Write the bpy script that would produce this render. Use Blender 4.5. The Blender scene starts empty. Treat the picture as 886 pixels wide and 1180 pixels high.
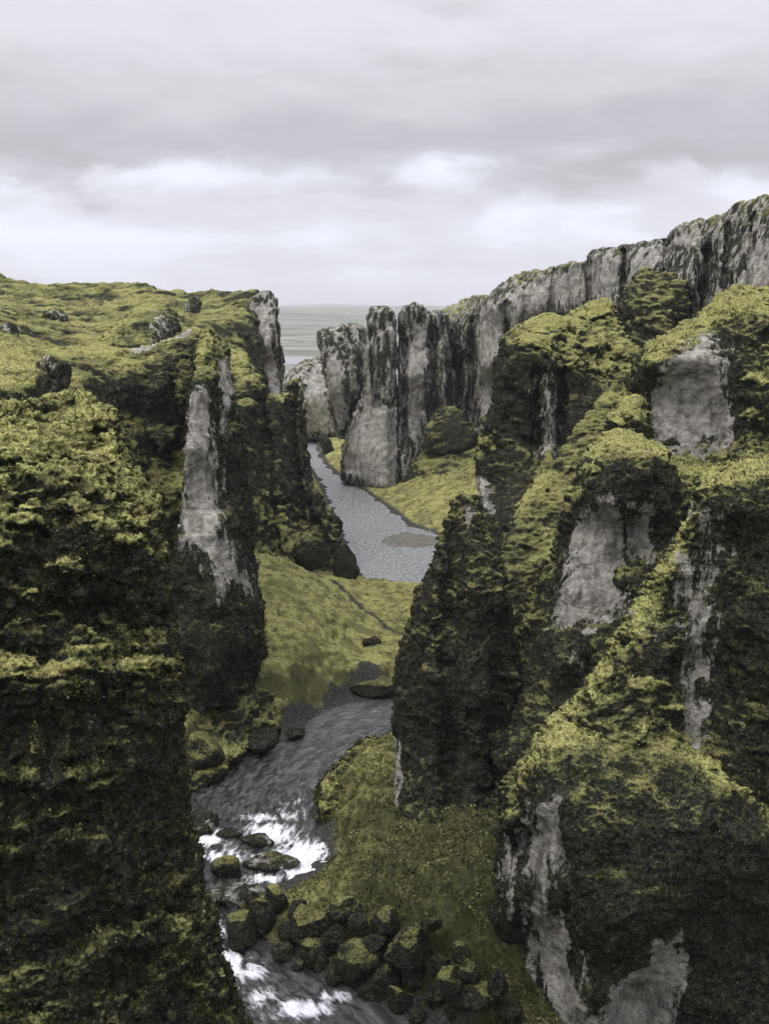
import bpy, math, random
import numpy as np
from mathutils import Vector

rng = np.random.default_rng(7)
random.seed(7)
C = bpy.context.scene
COL = C.collection
PI = math.pi

# ------------------------------------------------------------------ camera model (photo 886 x 1180)
W0, H0 = 886.0, 1180.0
FOVV = math.radians(50.0)
FPX = (H0 / 2) / math.tan(FOVV / 2)
PITCH = math.radians(10.7)
CAMZ = 50.0
ct, st = math.cos(PITCH), math.sin(PITCH)

def ray(px, py):
    u = (np.asarray(px, float) - W0 / 2) / FPX
    v = (H0 / 2 - np.asarray(py, float)) / FPX
    return u, ct + v * st, -st + v * ct

def at_depth(px, py, Y):
    dx, dy, dz = ray(px, py)
    s = np.asarray(Y, float) / dy
    return np.stack(np.broadcast_arrays(dx * s, dy * s, CAMZ + dz * s), -1)

def on_plane(px, py, z=0.0):
    dx, dy, dz = ray(px, py)
    s = (np.asarray(z, float) - CAMZ) / dz
    return np.stack(np.broadcast_arrays(dx * s, dy * s, np.asarray(z, float) + 0 * s), -1)

def project(P):
    x, y, z = P[:, 0], P[:, 1], P[:, 2] - CAMZ
    d = y * ct - z * st
    d = np.where(np.abs(d) < 1e-3, 1e-3, d)
    up = y * st + z * ct
    return W0 / 2 + FPX * x / d, H0 / 2 - FPX * up / d

# ------------------------------------------------------------------ noise
_G = np.array([[1,1,0],[-1,1,0],[1,-1,0],[-1,-1,0],[1,0,1],[-1,0,1],[1,0,-1],[-1,0,-1],
               [0,1,1],[0,-1,1],[0,1,-1],[0,-1,-1],[1,1,0],[-1,1,0],[0,-1,1],[0,-1,-1]], np.float32)
_PERM = np.random.default_rng(3).permutation(4096).astype(np.int32)

def pn(P):
    P = np.asarray(P, np.float32)
    out = np.empty(len(P), np.float32)
    for a in range(0, len(P), 200000):
        p = P[a:a + 200000]
        i = np.floor(p).astype(np.int32)
        f = p - i
        w = f * f * f * (f * (f * 6 - 15) + 10)
        acc = np.zeros(len(p), np.float32)
        for cx in (0, 1):
            wx = w[:, 0] if cx else 1 - w[:, 0]
            hx = _PERM[(i[:, 0] + cx) & 4095]
            for cy in (0, 1):
                wy = wx * (w[:, 1] if cy else 1 - w[:, 1])
                hy = _PERM[(hx + i[:, 1] + cy) & 4095]
                for cz in (0, 1):
                    h = _PERM[(hy + i[:, 2] + cz) & 4095] & 15
                    g = _G[h]
                    acc += wy * (w[:, 2] if cz else 1 - w[:, 2]) * (
                        g[:, 0] * (f[:, 0] - cx) + g[:, 1] * (f[:, 1] - cy) + g[:, 2] * (f[:, 2] - cz))
        out[a:a + 200000] = acc
    return out

def fbm(P, o=4, gain=0.5):
    s = np.zeros(len(P), np.float32); amp = 1.0; P = np.asarray(P, np.float32)
    for k in range(o):
        s += amp * pn(P + 17.3 * k); P = P * 2.03; amp *= gain
    return s

def billow(P, o=3, gain=0.5):
    s = np.zeros(len(P), np.float32); amp = 1.0; P = np.asarray(P, np.float32)
    for k in range(o):
        s += amp * (1 - 2.2 * np.abs(pn(P + 31.7 * k))); P = P * 2.1; amp *= gain
    return -s + 0.9        # pillows: rounded tops, creased valleys (sign handled by caller)

def sm(a, b, x):
    t = np.clip((x - a) / (b - a), 0, 1)
    return t * t * (3 - 2 * t)

def poly_sd(pts, poly):
    """signed distance, positive inside"""
    pts = np.asarray(pts, np.float64); poly = np.asarray(poly, np.float64)
    res = np.empty(len(pts))
    A = poly; B = np.roll(poly, -1, 0); E = B - A; L = (E ** 2).sum(1) + 1e-9
    for a in range(0, len(pts), 50000):
        p = pts[a:a + 50000]
        d2 = np.full(len(p), 1e18); ins = np.zeros(len(p), bool)
        for k in range(len(A)):
            q = p - A[k]
            t = np.clip((q @ E[k]) / L[k], 0, 1)
            r = q - t[:, None] * E[k]
            d2 = np.minimum(d2, (r ** 2).sum(1))
            c = (A[k, 1] > p[:, 1]) != (B[k, 1] > p[:, 1])
            if abs(E[k, 1]) > 1e-9:
                ins ^= c & (p[:, 0] < A[k, 0] + E[k, 0] * (p[:, 1] - A[k, 1]) / E[k, 1])
        d = np.sqrt(d2)
        res[a:a + 50000] = np.where(ins, d, -d)
    return res

def rbf(ctrl, c=9.0, smooth=0.0):
    ctrl = np.asarray(ctrl, float); X = ctrl[:, :2]; V = ctrl[:, 2]
    n = len(X)
    D = np.sqrt(((X[:, None] - X[None]) ** 2).sum(-1) + c * c)
    Q = np.c_[np.ones(n), X / 300.0]
    M = np.zeros((n + 3, n + 3)); M[:n, :n] = D - smooth * np.eye(n); M[:n, n:] = Q; M[n:, :n] = Q.T
    w = np.linalg.lstsq(M, np.r_[V, 0, 0, 0], rcond=None)[0]
    lo, hi = V.min(), V.max()
    def f(p):
        p = np.asarray(p, float); out = np.empty(len(p))
        for a in range(0, len(p), 40000):
            q = p[a:a + 40000]
            d = np.sqrt(((q[:, None] - X[None]) ** 2).sum(-1) + c * c)
            out[a:a + 40000] = d @ w[:n] + w[n] + (q / 300.0) @ w[n + 1:]
        m = 0.15 * (hi - lo)
        return np.clip(out, lo - m, hi + m)
    return f

# ------------------------------------------------------------------ mesh helpers
def mesh_from(name, V, F, smooth=True):
    me = bpy.data.meshes.new(name)
    V = np.asarray(V, np.float32); F = np.asarray(F, np.int32)
    k = F.shape[1]
    me.vertices.add(len(V)); me.vertices.foreach_set('co', V.ravel())
    me.loops.add(F.size); me.loops.foreach_set('vertex_index', F.ravel())
    me.polygons.add(len(F)); me.polygons.foreach_set('loop_start', np.arange(0, F.size, k, dtype=np.int32))
    me.update(calc_edges=True)
    if smooth:
        me.polygons.foreach_set('use_smooth', np.ones(len(F), bool))
    me.validate()
    return me

def get_co(me):
    a = np.empty(len(me.vertices) * 3, np.float32); me.vertices.foreach_get('co', a); return a.reshape(-1, 3)

def get_no(me):
    a = np.empty(len(me.vertices) * 3, np.float32); me.vertex_normals.foreach_get('vector', a); return a.reshape(-1, 3)

def set_co(me, V):
    me.vertices.foreach_set('co', np.asarray(V, np.float32).ravel()); me.update()

def set_attr(me, name, v):
    at = me.attributes.get(name) or me.attributes.new(name, 'FLOAT', 'POINT')
    at.data.foreach_set('value', np.asarray(v, np.float32))

def link(name, me, mat, parent=None):
    o = bpy.data.objects.new(name, me); COL.objects.link(o)
    if mat: me.materials.append(mat)
    if parent: o.parent = parent
    return o

def rebase(o):
    """put the origin at the thing's base"""
    me = o.data; V = get_co(me)
    c = np.array([(V[:, 0].min() + V[:, 0].max()) / 2, (V[:, 1].min() + V[:, 1].max()) / 2, V[:, 2].min()], np.float32)
    set_co(me, V - c); o.location = [float(x) for x in c]

def tag(o, label=None, cat=None, group=None, kind=None):
    if label: o['label'] = label
    if cat: o['category'] = cat
    if group: o['group'] = group
    if kind: o['kind'] = kind
    return o

def voxelize(V, F, size):
    me = mesh_from('solid', V, F, False)
    o = bpy.data.objects.new('solid', me); COL.objects.link(o)
    m = o.modifiers.new('r', 'REMESH'); m.mode = 'VOXEL'; m.voxel_size = size; m.use_smooth_shade = True
    dg = bpy.context.evaluated_depsgraph_get()
    ev = o.evaluated_get(dg)
    out = bpy.data.meshes.new_from_object(ev)
    bpy.data.objects.remove(o); bpy.data.meshes.remove(me)
    return out

# ------------------------------------------------------------------ materials
class NB:
    def __init__(self, name):
        self.m = bpy.data.materials.new(name); self.m.use_nodes = True
        self.t = self.m.node_tree; self.t.nodes.clear()
        self.out = self.t.nodes.new('ShaderNodeOutputMaterial')
    def n(self, typ, ins=None, **kw):
        nd = self.t.nodes.new(typ)
        for k, v in kw.items(): setattr(nd, k, v)
        for k, v in (ins or {}).items():
            s = nd.inputs[k]
            if isinstance(v, bpy.types.NodeSocket): self.t.links.new(v, s)
            else: s.default_value = v
        return nd
    def math(self, op, a, b=0.0, c=0.0, clamp=False):
        return self.n('ShaderNodeMath', {0: a, 1: b, 2: c}, operation=op, use_clamp=clamp).outputs[0]
    def noise(self, vec, scale, detail=6, rough=0.55, dist=0.0):
        return self.n('ShaderNodeTexNoise', {'Vector': vec, 'Scale': scale, 'Detail': detail, 'Roughness': rough, 'Distortion': dist}).outputs['Fac']
    def mapr(self, v, a, b, c=0.0, d=1.0, smooth=True):
        nd = self.n('ShaderNodeMapRange', {'Value': v, 'From Min': a, 'From Max': b, 'To Min': c, 'To Max': d})
        nd.interpolation_type = 'SMOOTHSTEP' if smooth else 'LINEAR'
        return nd.outputs[0]
    def mix(self, f, a, b, bt='MIX'):
        nd = self.n('ShaderNodeMix', data_type='RGBA', blend_type=bt)
        for s, v in ((nd.inputs[0], f), (nd.inputs[6], a), (nd.inputs[7], b)):
            if isinstance(v, bpy.types.NodeSocket): self.t.links.new(v, s)
            elif isinstance(v, (tuple, list)): s.default_value = (*v, 1.0) if len(v) == 3 else v
            else: s.default_value = v
        return nd.outputs[2]
    def attr(self, name):
        return self.n('ShaderNodeAttribute', attribute_name=name).outputs['Fac']
    def scaled(self, vec, s):
        return self.n('ShaderNodeVectorMath', {0: vec, 1: s}, operation='MULTIPLY').outputs[0]
    def bump(self, h, strength, dist, normal=None):
        ins = {'Height': h, 'Strength': strength, 'Distance': dist}
        if normal: ins['Normal'] = normal
        return self.n('ShaderNodeBump', ins).outputs[0]
    def done(self, color, rough, normal=None, spec=0.25, **extra):
        ins = {'Base Color': color, 'Roughness': rough, 'Specular IOR Level': spec}
        if normal: ins['Normal'] = normal
        ins.update(extra)
        p = self.n('ShaderNodeBsdfPrincipled', ins)
        self.t.links.new(p.outputs[0], self.out.inputs[0])
        return self.m

MOSS_HI = (0.42, 0.41, 0.145)
MOSS_MID = (0.165, 0.166, 0.060)
MOSS_LO = (0.034, 0.036, 0.017)

def make_rock():
    b = NB('mossy_rock')
    g = b.n('ShaderNodeNewGeometry')
    pos, nrm = g.outputs['Position'], g.outputs['Normal']
    nz = b.n('ShaderNodeSeparateXYZ', {0: nrm}).outputs[2]
    bare, bias = b.attr('bare'), b.attr('mossbias')
    nz = b.math('ADD', b.math('MULTIPLY', nz, 0.35), b.math('MULTIPLY', b.attr('nz0'), 0.65))
    n_big = b.noise(pos, 0.12, 5)
    n_mid = b.noise(pos, 0.9, 8, 0.6)
    n_fin = b.noise(pos, 5.0, 8, 0.65)
    # moss lies where the surface faces up
    m = b.math('ADD', nz, b.math('MULTIPLY_ADD', n_mid, 0.9, -0.45))
    m = b.math('ADD', m, b.math('MULTIPLY_ADD', n_fin, 0.6, -0.3))
    m = b.math('ADD', m, b.math('MULTIPLY_ADD', n_big, 0.7, -0.35))
    m = b.math('ADD', m, bias)
    moss = b.mapr(m, 0.30, 0.62)
    lush = b.mapr(m, 0.55, 1.15)
    mc = b.mix(b.mapr(n_fin, 0.35, 0.62), MOSS_LO, MOSS_MID)
    mc = b.mix(b.math('MULTIPLY', lush, b.mapr(n_fin, 0.34, 0.62)), mc, MOSS_HI)
    mc = b.mix(b.mapr(b.noise(pos, 11.0, 4, 0.7), 0.44, 0.60, 0.0, 0.6), mc, (0.055, 0.058, 0.024))
    mc = b.mix(b.mapr(b.noise(pos, 0.35, 6, 0.65), 0.50, 0.68, 0.0, 0.55), mc, (0.15, 0.125, 0.060))
    # dark, lichen-grown rock
    rk = b.mix(b.mapr(n_fin, 0.35, 0.7), (0.008, 0.0085, 0.007), (0.036, 0.036, 0.029))
    rk = b.mix(b.mapr(n_mid, 0.52, 0.72), rk, (0.055, 0.053, 0.045))
    rk = b.mix(b.math('MULTIPLY', b.mapr(b.noise(pos, 1.7, 7, 0.7), 0.5, 0.66), 0.7), rk, (0.030, 0.031, 0.011))
    n_hi = b.noise(pos, 8.0, 4, 0.8)
    n_hi2 = b.noise(pos, 3.2, 5, 0.75)
    rk = b.mix(b.math('MULTIPLY', b.mapr(n_hi, 0.56, 0.60), 0.85), rk, (0.115, 0.115, 0.075))
    rk = b.mix(b.mapr(n_hi, 0.645, 0.675), rk, (0.34, 0.34, 0.29))
    rk = b.mix(b.math('MULTIPLY', b.mapr(n_hi2, 0.54, 0.60), 0.7), rk, (0.080, 0.082, 0.034))
    rk = b.mix(b.mapr(n_hi2, 0.40, 0.46, 0.75, 0.0), rk, (0.004, 0.004, 0.004))
    # bare tuff: pale grey with vertical streaks and cracks
    iso = b.noise(pos, 0.55, 10, 0.72)
    grain = b.noise(pos, 7.0, 6, 0.7)
    strk = b.noise(b.scaled(pos, (1.0, 1.0, 0.14)), 0.8, 7, 0.6)
    bed = b.noise(b.scaled(pos, (0.35, 0.35, 3.2)), 0.8, 6, 0.65)
    gr = b.mix(b.mapr(iso, 0.34, 0.62), (0.19, 0.179, 0.155), (0.48, 0.455, 0.395))
    gr = b.mix(b.math('MULTIPLY', b.mapr(strk, 0.52, 0.70), 0.75), gr, (0.075, 0.073, 0.066))
    gr = b.mix(b.math('MULTIPLY', b.mapr(bed, 0.54, 0.66), 0.45), gr, (0.085, 0.082, 0.072))
    gr = b.mix(b.mapr(grain, 0.50, 0.66, 0.0, 0.55), gr, (0.105, 0.100, 0.085))
    gr = b.mix(b.mapr(grain, 0.30, 0.44, 0.4, 0.0), gr, (0.47, 0.445, 0.385))
    crk = b.n('ShaderNodeTexVoronoi', {'Vector': b.n('ShaderNodeVectorMath', {0: b.scaled(pos, (1, 1, 0.55)), 1: b.n('ShaderNodeTexNoise', {'Vector': pos, 'Scale': 0.8, 'Detail': 4}).outputs['Color']}, operation='ADD').outputs[0], 'Scale': 0.45}, feature='DISTANCE_TO_EDGE').outputs['Distance']
    gr = b.mix(b.mapr(crk, 0.0, 0.012, 0.35, 0.0), gr, (0.05, 0.048, 0.042))
    bm = b.math('ADD', bare, b.math('MULTIPLY_ADD', b.noise(b.scaled(pos, (1, 1, 0.17)), 0.75, 9, 0.68), 2.8, -1.4))
    bm = b.math('ADD', bm, b.math('MULTIPLY_ADD', b.noise(b.scaled(pos, (1, 1, 0.6)), 3.5, 6, 0.7), 0.9, -0.45))
    bm = b.math('MULTIPLY', b.mapr(bm, 0.40, 0.60), b.mapr(bare, 0.02, 0.2))
    col = b.mix(bm, rk, gr)
    moss2 = b.math('MULTIPLY', moss, b.mapr(b.math('SUBTRACT', bm, b.mapr(m, 0.9, 1.5)), 0.1, 0.7, 1.0, 0.0))
    col = b.mix(moss2, col, mc)
    # pale lichen and flower specks
    vo = b.n('ShaderNodeTexVoronoi', {'Vector': pos, 'Scale': 2.2})
    sp = b.math('MULTIPLY', b.mapr(vo.outputs['Distance'], 0.05, 0.13, 1.0, 0.0), b.mapr(b.noise(pos, 0.35, 3), 0.5, 0.62))
    sp = b.math('MULTIPLY', sp, b.mapr(bm, 0.0, 0.4, 1.0, 0.0))
    col = b.mix(sp, col, (0.42, 0.42, 0.38))
    h = b.math('ADD', b.math('MULTIPLY', n_fin, 0.30), b.math('MULTIPLY', b.noise(pos, 22.0, 4, 0.6), 0.06))
    h = b.math('ADD', h, b.math('MULTIPLY', b.noise(pos, 1.6, 6, 0.65), 0.35))
    nb = b.bump(h, b.mapr(moss2, 0, 1, 1.0, 0.55), 1.0)
    return b.done(col, b.mapr(moss2, 0, 1, 0.85, 0.95), nb, 0.05)

def make_ground():
    b = NB('canyon_ground')
    g = b.n('ShaderNodeNewGeometry')
    pos, nrm = g.outputs['Position'], g.outputs['Normal']
    nz = b.n('ShaderNodeSeparateXYZ', {0: nrm}).outputs[2]
    y = b.n('ShaderNodeSeparateXYZ', {0: pos}).outputs[1]
    shore, green = b.attr('shore'), b.attr('green')
    n_big = b.noise(pos, 0.08, 5); n_mid = b.noise(pos, 0.8, 8, 0.6); n_fin = b.noise(pos, 4.0, 8, 0.65)
    gc = b.mix(b.mapr(n_fin, 0.35, 0.65), MOSS_MID, MOSS_HI)
    gc = b.mix(b.mapr(n_mid, 0.45, 0.68), gc, (0.075, 0.075, 0.032))
    gc = b.mix(b.mapr(b.noise(pos, 0.28, 6, 0.6), 0.45, 0.62, 0.0, 0.7), gc, (0.085, 0.085, 0.036))
    gv = b.mix(b.mapr(n_fin, 0.35, 0.65), (0.020, 0.020, 0.018), (0.085, 0.082, 0.072))
    k = b.math('ADD', shore, b.math('MULTIPLY_ADD', n_mid, 2.4, -1.2))
    k = b.mapr(k, 0.9, 1.8)
    s = b.math('ADD', nz, b.math('MULTIPLY_ADD', n_mid, 0.5, -0.25))
    k = b.math('MULTIPLY', k, b.mapr(s, 0.28, 0.5))
    gc = b.mix(b.mapr(nz, 0.62, 0.90, 0.8, 0.0), gc, (0.050, 0.052, 0.022))  # steep risers darkened: shading of the terraces put into the grass colour
    gc = b.mix(b.mapr(b.noise(pos, 0.35, 6, 0.65), 0.50, 0.68, 0.0, 0.5), gc, (0.15, 0.125, 0.060))
    gc = b.mix(b.math('MULTIPLY', b.attr('leafy'), b.mapr(n_fin, 0.35, 0.65, 1.0, 0.75)), gc, (0.036, 0.038, 0.016))  # leafy ground, with shade in the gaps under leaves put into its colour
    col = b.mix(k, gv, gc)
    col = b.mix(b.math('MULTIPLY', b.mapr(green, -1.0, -0.4, 1.0, 0.0), b.mapr(n_mid, 0.35, 0.6, 0.4, 0.9)), col, (0.19, 0.185, 0.15))
    # the lowland beyond the canyon: pale heath, gravel flats and bands of dry grass
    pl = b.noise(b.scaled(pos, (0.0015, 0.006, 1)), 1.0, 8, 0.65)
    pc = b.mix(b.mapr(pl, 0.35, 0.65), (0.11, 0.114, 0.088), (0.25, 0.25, 0.22))
    pc = b.mix(b.mapr(b.noise(b.scaled(pos, (0.004, 0.02, 1)), 1.0, 6, 0.7), 0.55, 0.7), pc, (0.09, 0.095, 0.055))
    col = b.mix(b.mapr(y, 430, 620), col, pc)
    h = b.math('ADD', b.math('MULTIPLY', n_fin, 0.25), b.math('MULTIPLY', b.noise(pos, 18.0, 4, 0.6), 0.06))
    nb = b.bump(h, b.mapr(y, 150, 500, 0.9, 0.0), 1.0)
    return b.done(col, 0.95, nb, 0.04)

def make_water():
    b = NB('river_water')
    g = b.n('ShaderNodeNewGeometry'); pos = g.outputs['Position']
    fl = b.n('ShaderNodeAttribute', attribute_name='flow').outputs['Vector']
    foam = b.attr('foam')
    st1 = b.noise(b.scaled(fl, (0.42, 1.1, 1)), 1.0, 8, 0.66, 0.8)
    st2 = b.noise(b.scaled(fl, (0.9, 2.4, 1)), 1.0, 7, 0.62, 0.8)
    n = b.noise(pos, 2.2, 5, 0.6)
    f = b.math('ADD', foam, b.math('MULTIPLY_ADD', st1, 1.7, -0.85))
    f = b.math('ADD', f, b.math('MULTIPLY_ADD', st2, 1.1, -0.55))
    f = b.math('MULTIPLY', b.mapr(f, 0.42, 0.95), b.mapr(foam, 0.03, 0.2))
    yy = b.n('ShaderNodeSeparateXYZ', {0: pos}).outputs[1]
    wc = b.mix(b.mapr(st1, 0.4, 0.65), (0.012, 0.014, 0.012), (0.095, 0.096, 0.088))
    wc = b.mix(b.mapr(yy, 110, 200), wc, b.mix(b.mapr(st2, 0.38, 0.62), (0.10, 0.104, 0.102), (0.33, 0.335, 0.33)))  # paler far water: sky reflection painted into the base colour
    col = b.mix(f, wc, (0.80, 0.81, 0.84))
    h = b.math('ADD', b.math('MULTIPLY', st2, 0.34), b.math('MULTIPLY', b.noise(pos, 1.1, 6, 0.6), 0.40))
    nb = b.bump(h, b.math('MULTIPLY_ADD', foam, 0.2, 0.8), 0.6)
    y = b.n('ShaderNodeSeparateXYZ', {0: pos}).outputs[1]
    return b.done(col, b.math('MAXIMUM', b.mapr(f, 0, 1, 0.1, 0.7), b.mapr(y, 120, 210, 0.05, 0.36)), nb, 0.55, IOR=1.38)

def make_leaf():
    b = NB('moss_tufts')
    t = b.attr('tint')
    r = b.n('ShaderNodeValToRGB', {0: t}); cr = r.color_ramp
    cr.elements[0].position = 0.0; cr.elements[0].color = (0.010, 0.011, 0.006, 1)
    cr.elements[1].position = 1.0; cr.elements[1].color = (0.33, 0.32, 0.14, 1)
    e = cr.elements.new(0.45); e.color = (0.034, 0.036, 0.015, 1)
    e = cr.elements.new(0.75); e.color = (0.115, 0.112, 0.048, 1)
    return b.done(r.outputs[0], 0.85, None, 0.05)

ROCK, GROUND, WATER, LEAF = make_rock(), make_ground(), make_water(), make_leaf()

# ------------------------------------------------------------------ rock formations
def seg_dist(pts, line):
    line = np.asarray(line, float); d2 = np.full(len(pts), 1e18)
    for a, b in zip(line[:-1], line[1:]):
        e = b - a; q = pts - a; t = np.clip(q @ e / (e @ e + 1e-9), 0, 1)
        d2 = np.minimum(d2, ((q - t[:, None] * e) ** 2).sum(1))
    return np.sqrt(d2)

def relief_solid(poly, ctrl, R, T, g, ribs=()):
    """a closed solid: front surface at the surveyed depths, rounded edges, a back T metres behind"""
    poly = np.asarray(poly, float)
    x0, y0 = poly.min(0); x1, y1 = poly.max(0)
    xs = np.arange(x0 - g, x1 + 2 * g, g); ys = np.arange(y0 - g, y1 + 2 * g, g)
    X, Yp = np.meshgrid(xs, ys)
    pts = np.c_[X.ravel(), Yp.ravel()]
    sd = poly_sd(pts, poly)
    ins = (sd > 0).reshape(X.shape)
    cell = ins[:-1, :-1] & ins[1:, :-1] & ins[:-1, 1:] & ins[1:, 1:]
    yf = rbf(ctrl)(pts)
    for line, rr, hh in ribs:
        yf = yf - hh * (1 - sm(0.15, 1.0, seg_dist(pts, line) / (rr * 1.25)))
    Rpx = R * FPX / yf
    e = np.clip(sd / Rpx, 0, 1)
    yfront = yf + R * (1 - np.sqrt(np.clip(1 - (1 - e) ** 2, 0, 1)))
    yback = yf + R + 0.2 + T * np.sqrt(np.clip(1 - (1 - np.clip(sd / (Rpx * 1.5), 0, 1)) ** 2, 0, 1))
    VF = at_depth(pts[:, 0], pts[:, 1], yfront); VB = at_depth(pts[:, 0], pts[:, 1], yback)
    VB[:, 2] = np.minimum(VB[:, 2], VF[:, 2])
    n = len(pts); nx = X.shape[1]
    jj, ii = np.nonzero(cell)
    a = jj * nx + ii; bq = a + 1; d = a + nx; c = d + 1
    F = [np.c_[a, d, c, bq], np.c_[a + n, bq + n, c + n, d + n]]
    pad = np.pad(cell, 1)
    cc = pad[1:-1, 1:-1]
    for (dj, di, p, q) in ((-1, 0, a, bq), (1, 0, c, d), (0, -1, d, a), (0, 1, bq, c)):
        nb = pad[1 + dj:pad.shape[0] - 1 + dj, 1 + di:pad.shape[1] - 1 + di]
        edge = (~nb)[jj, ii]
        p2, q2 = p[edge], q[edge]
        F.append(np.c_[p2, q2, q2 + n, p2 + n])
    F = np.concatenate(F)
    V = np.concatenate([VF, VB])
    used, inv = np.unique(F.ravel(), return_inverse=True)
    return V[used], inv.reshape(F.shape), float(np.median(yf))

def weather(me, seed, amp, Y, bare=(), moss=0.0, ledge=0.35, flute=1.0, clumps=1.0, zones=(), bare0=0.0, cush=(), mot=0.25, crag=1.0):
    off = np.array([seed * 13.7, seed * 7.1, seed * 3.3], np.float32)
    V = get_co(me); N = get_no(me)
    px, py = project(V)
    wob = fbm((V + off) / 2.5, 4)
    wpx = 6.0 * wob * min(1.0, 130.0 / Y)
    wpx2 = 6.0 * fbm((V - off) / 3.1, 3)
    q = np.c_[px + wpx, py + wpx2]
    B = np.full(len(V), float(bare0))
    for spec in bare:
        pl, soft, val = spec if isinstance(spec, tuple) else (spec, 7.0, 1.0)
        B = np.maximum(B, val * sm(-1.7 * soft, 1.5 * soft, poly_sd(q, pl)))
    B = B * (N[:, 1] < 0.45)
    rock = 1 - 0.8 * B
    Z = np.full(len(V), moss)
    for pl, val in zones:
        Z = np.maximum(Z, moss + val * sm(-16, 10, poly_sd(q, pl)))
    s = amp
    P = V + off
    Pw = P + 1.1 * s * np.stack([fbm(P / (5 * s) + 9, 2), fbm(P / (5 * s) + 21, 2), fbm(P / (5 * s) + 33, 2)], -1)
    A3 = lambda x, z, o=0.0: np.c_[Pw[:, 0] / x, Pw[:, 1] / x, Pw[:, 2] / z] + o
    wall = sm(0.80, 0.40, np.abs(N[:, 2]))
    flat = 1 - 0.65 * np.clip((B - bare0) * 1.4, 0, 1)
    d = (0.35 * s * fbm(Pw / (7.0 * s), 3) + 1.0 * s * (0.2 - np.abs(fbm(Pw / (8.0 * s) + 41, 3, 0.4)))) * flat
    jw = fbm(A3(2.4 * s, 4.0 * s, 23.0), 3) + 0.3 * fbm(A3(1.2 * s, 1.0 * s, 29.0), 2)
    d += 0.34 * s * (np.round(jw * 3.0) / 3.0 * 0.8 + 0.2 * jw) * wall * (1 - np.minimum(1, B * 1.5))
    # ribs and clefts running down the walls
    fl = fbm(A3(2.6 * s, 15 * s), 4)
    d += flute * s * (0.50 * fl - 0.75 * np.abs(fbm(A3(3.4 * s, 22 * s, 7.0), 3)) + 0.15) * wall * flat
    # broken shelves that carry the moss
    sh = fbm(A3(4.2 * s, 2.0 * s, 3.0), 4, 0.5)
    patch = sm(-0.35, 0.30, fbm(P / (8 * s) + 5, 3))
    d += ledge * s * 1.7 * (np.sign(sh) * np.abs(sh) ** 0.75) * rock * patch
    pil = -billow(Pw / (2.3 * s) * np.array([1, 1, 1.45], np.float32), 3, 0.45)
    d += 0.24 * s * pil * rock * clumps * (1 - 0.7 * wall)
    Z = Z + 0.22 * np.clip(pil, -1.5, 1.0) * clumps * rock + 0.25 * np.clip(sh, -0.5, 0.5)
    d -= 0.22 * s * np.maximum(B - bare0, 0)
    # slabs and joints of the bare rock
    jn = fbm(A3(1.6 * s, 4.5 * s, 11.0), 4)
    jq = jn + 0.35 * fbm(A3(5 * s, 1.2 * s, 2.0), 3)
    d += 0.42 * crag * s * (np.round(jq * 3.5) / 3.5 * 0.75 + jq * 0.25) * np.minimum(1, B * 1.5)
    V2 = V + N * d[:, None]
    for (cx, cy, rx, ry, hh) in cush:
        qq = ((q[:, 0] - cx) / rx) ** 2 + ((q[:, 1] - cy) / ry) ** 2
        k = np.clip(1 - qq, 0, 1) ** 0.6 * (N[:, 1] < 0.6)
        V2 += (k * hh)[:, None] * np.array([0, -0.85, 0.35])
        Z = np.maximum(Z, np.where(qq < 1.0, 0.55, -9) * (k > 0.02) + np.where(k > 0.02, 0, -9))
    set_co(me, V2)
    V = get_co(me); N = get_no(me); P = V + off
    up = sm(-0.1, 0.7, N[:, 2])
    NZ0 = N[:, 2].copy()
    pl2 = -billow(P / (1.0 * s) * np.array([0.8, 0.8, 1.3], np.float32), 3, 0.36)
    d = 0.19 * s * pl2 * (0.2 + 1.0 * up) * rock * clumps
    Z = Z + 0.16 * np.clip(pl2, -1.5, 1.0) * rock
    d += 0.30 * s * fbm(P / (1.0 * s) * np.array([1, 1, 1.3], np.float32), 4, 0.6) * rock * (1.15 - 0.85 * up)
    d += 0.13 * s * fbm(np.c_[P[:, 0] / (0.8 * s), P[:, 1] / (0.8 * s), P[:, 2] / (1.6 * s)], 5, 0.6) * np.minimum(1, B * 1.5)
    set_co(me, V + N * d[:, None])
    set_attr(me, 'bare', B); set_attr(me, 'nz0', NZ0)
    set_attr(me, 'mossbias', Z + mot * fbm(P / 9.0, 4))
    return me

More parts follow.
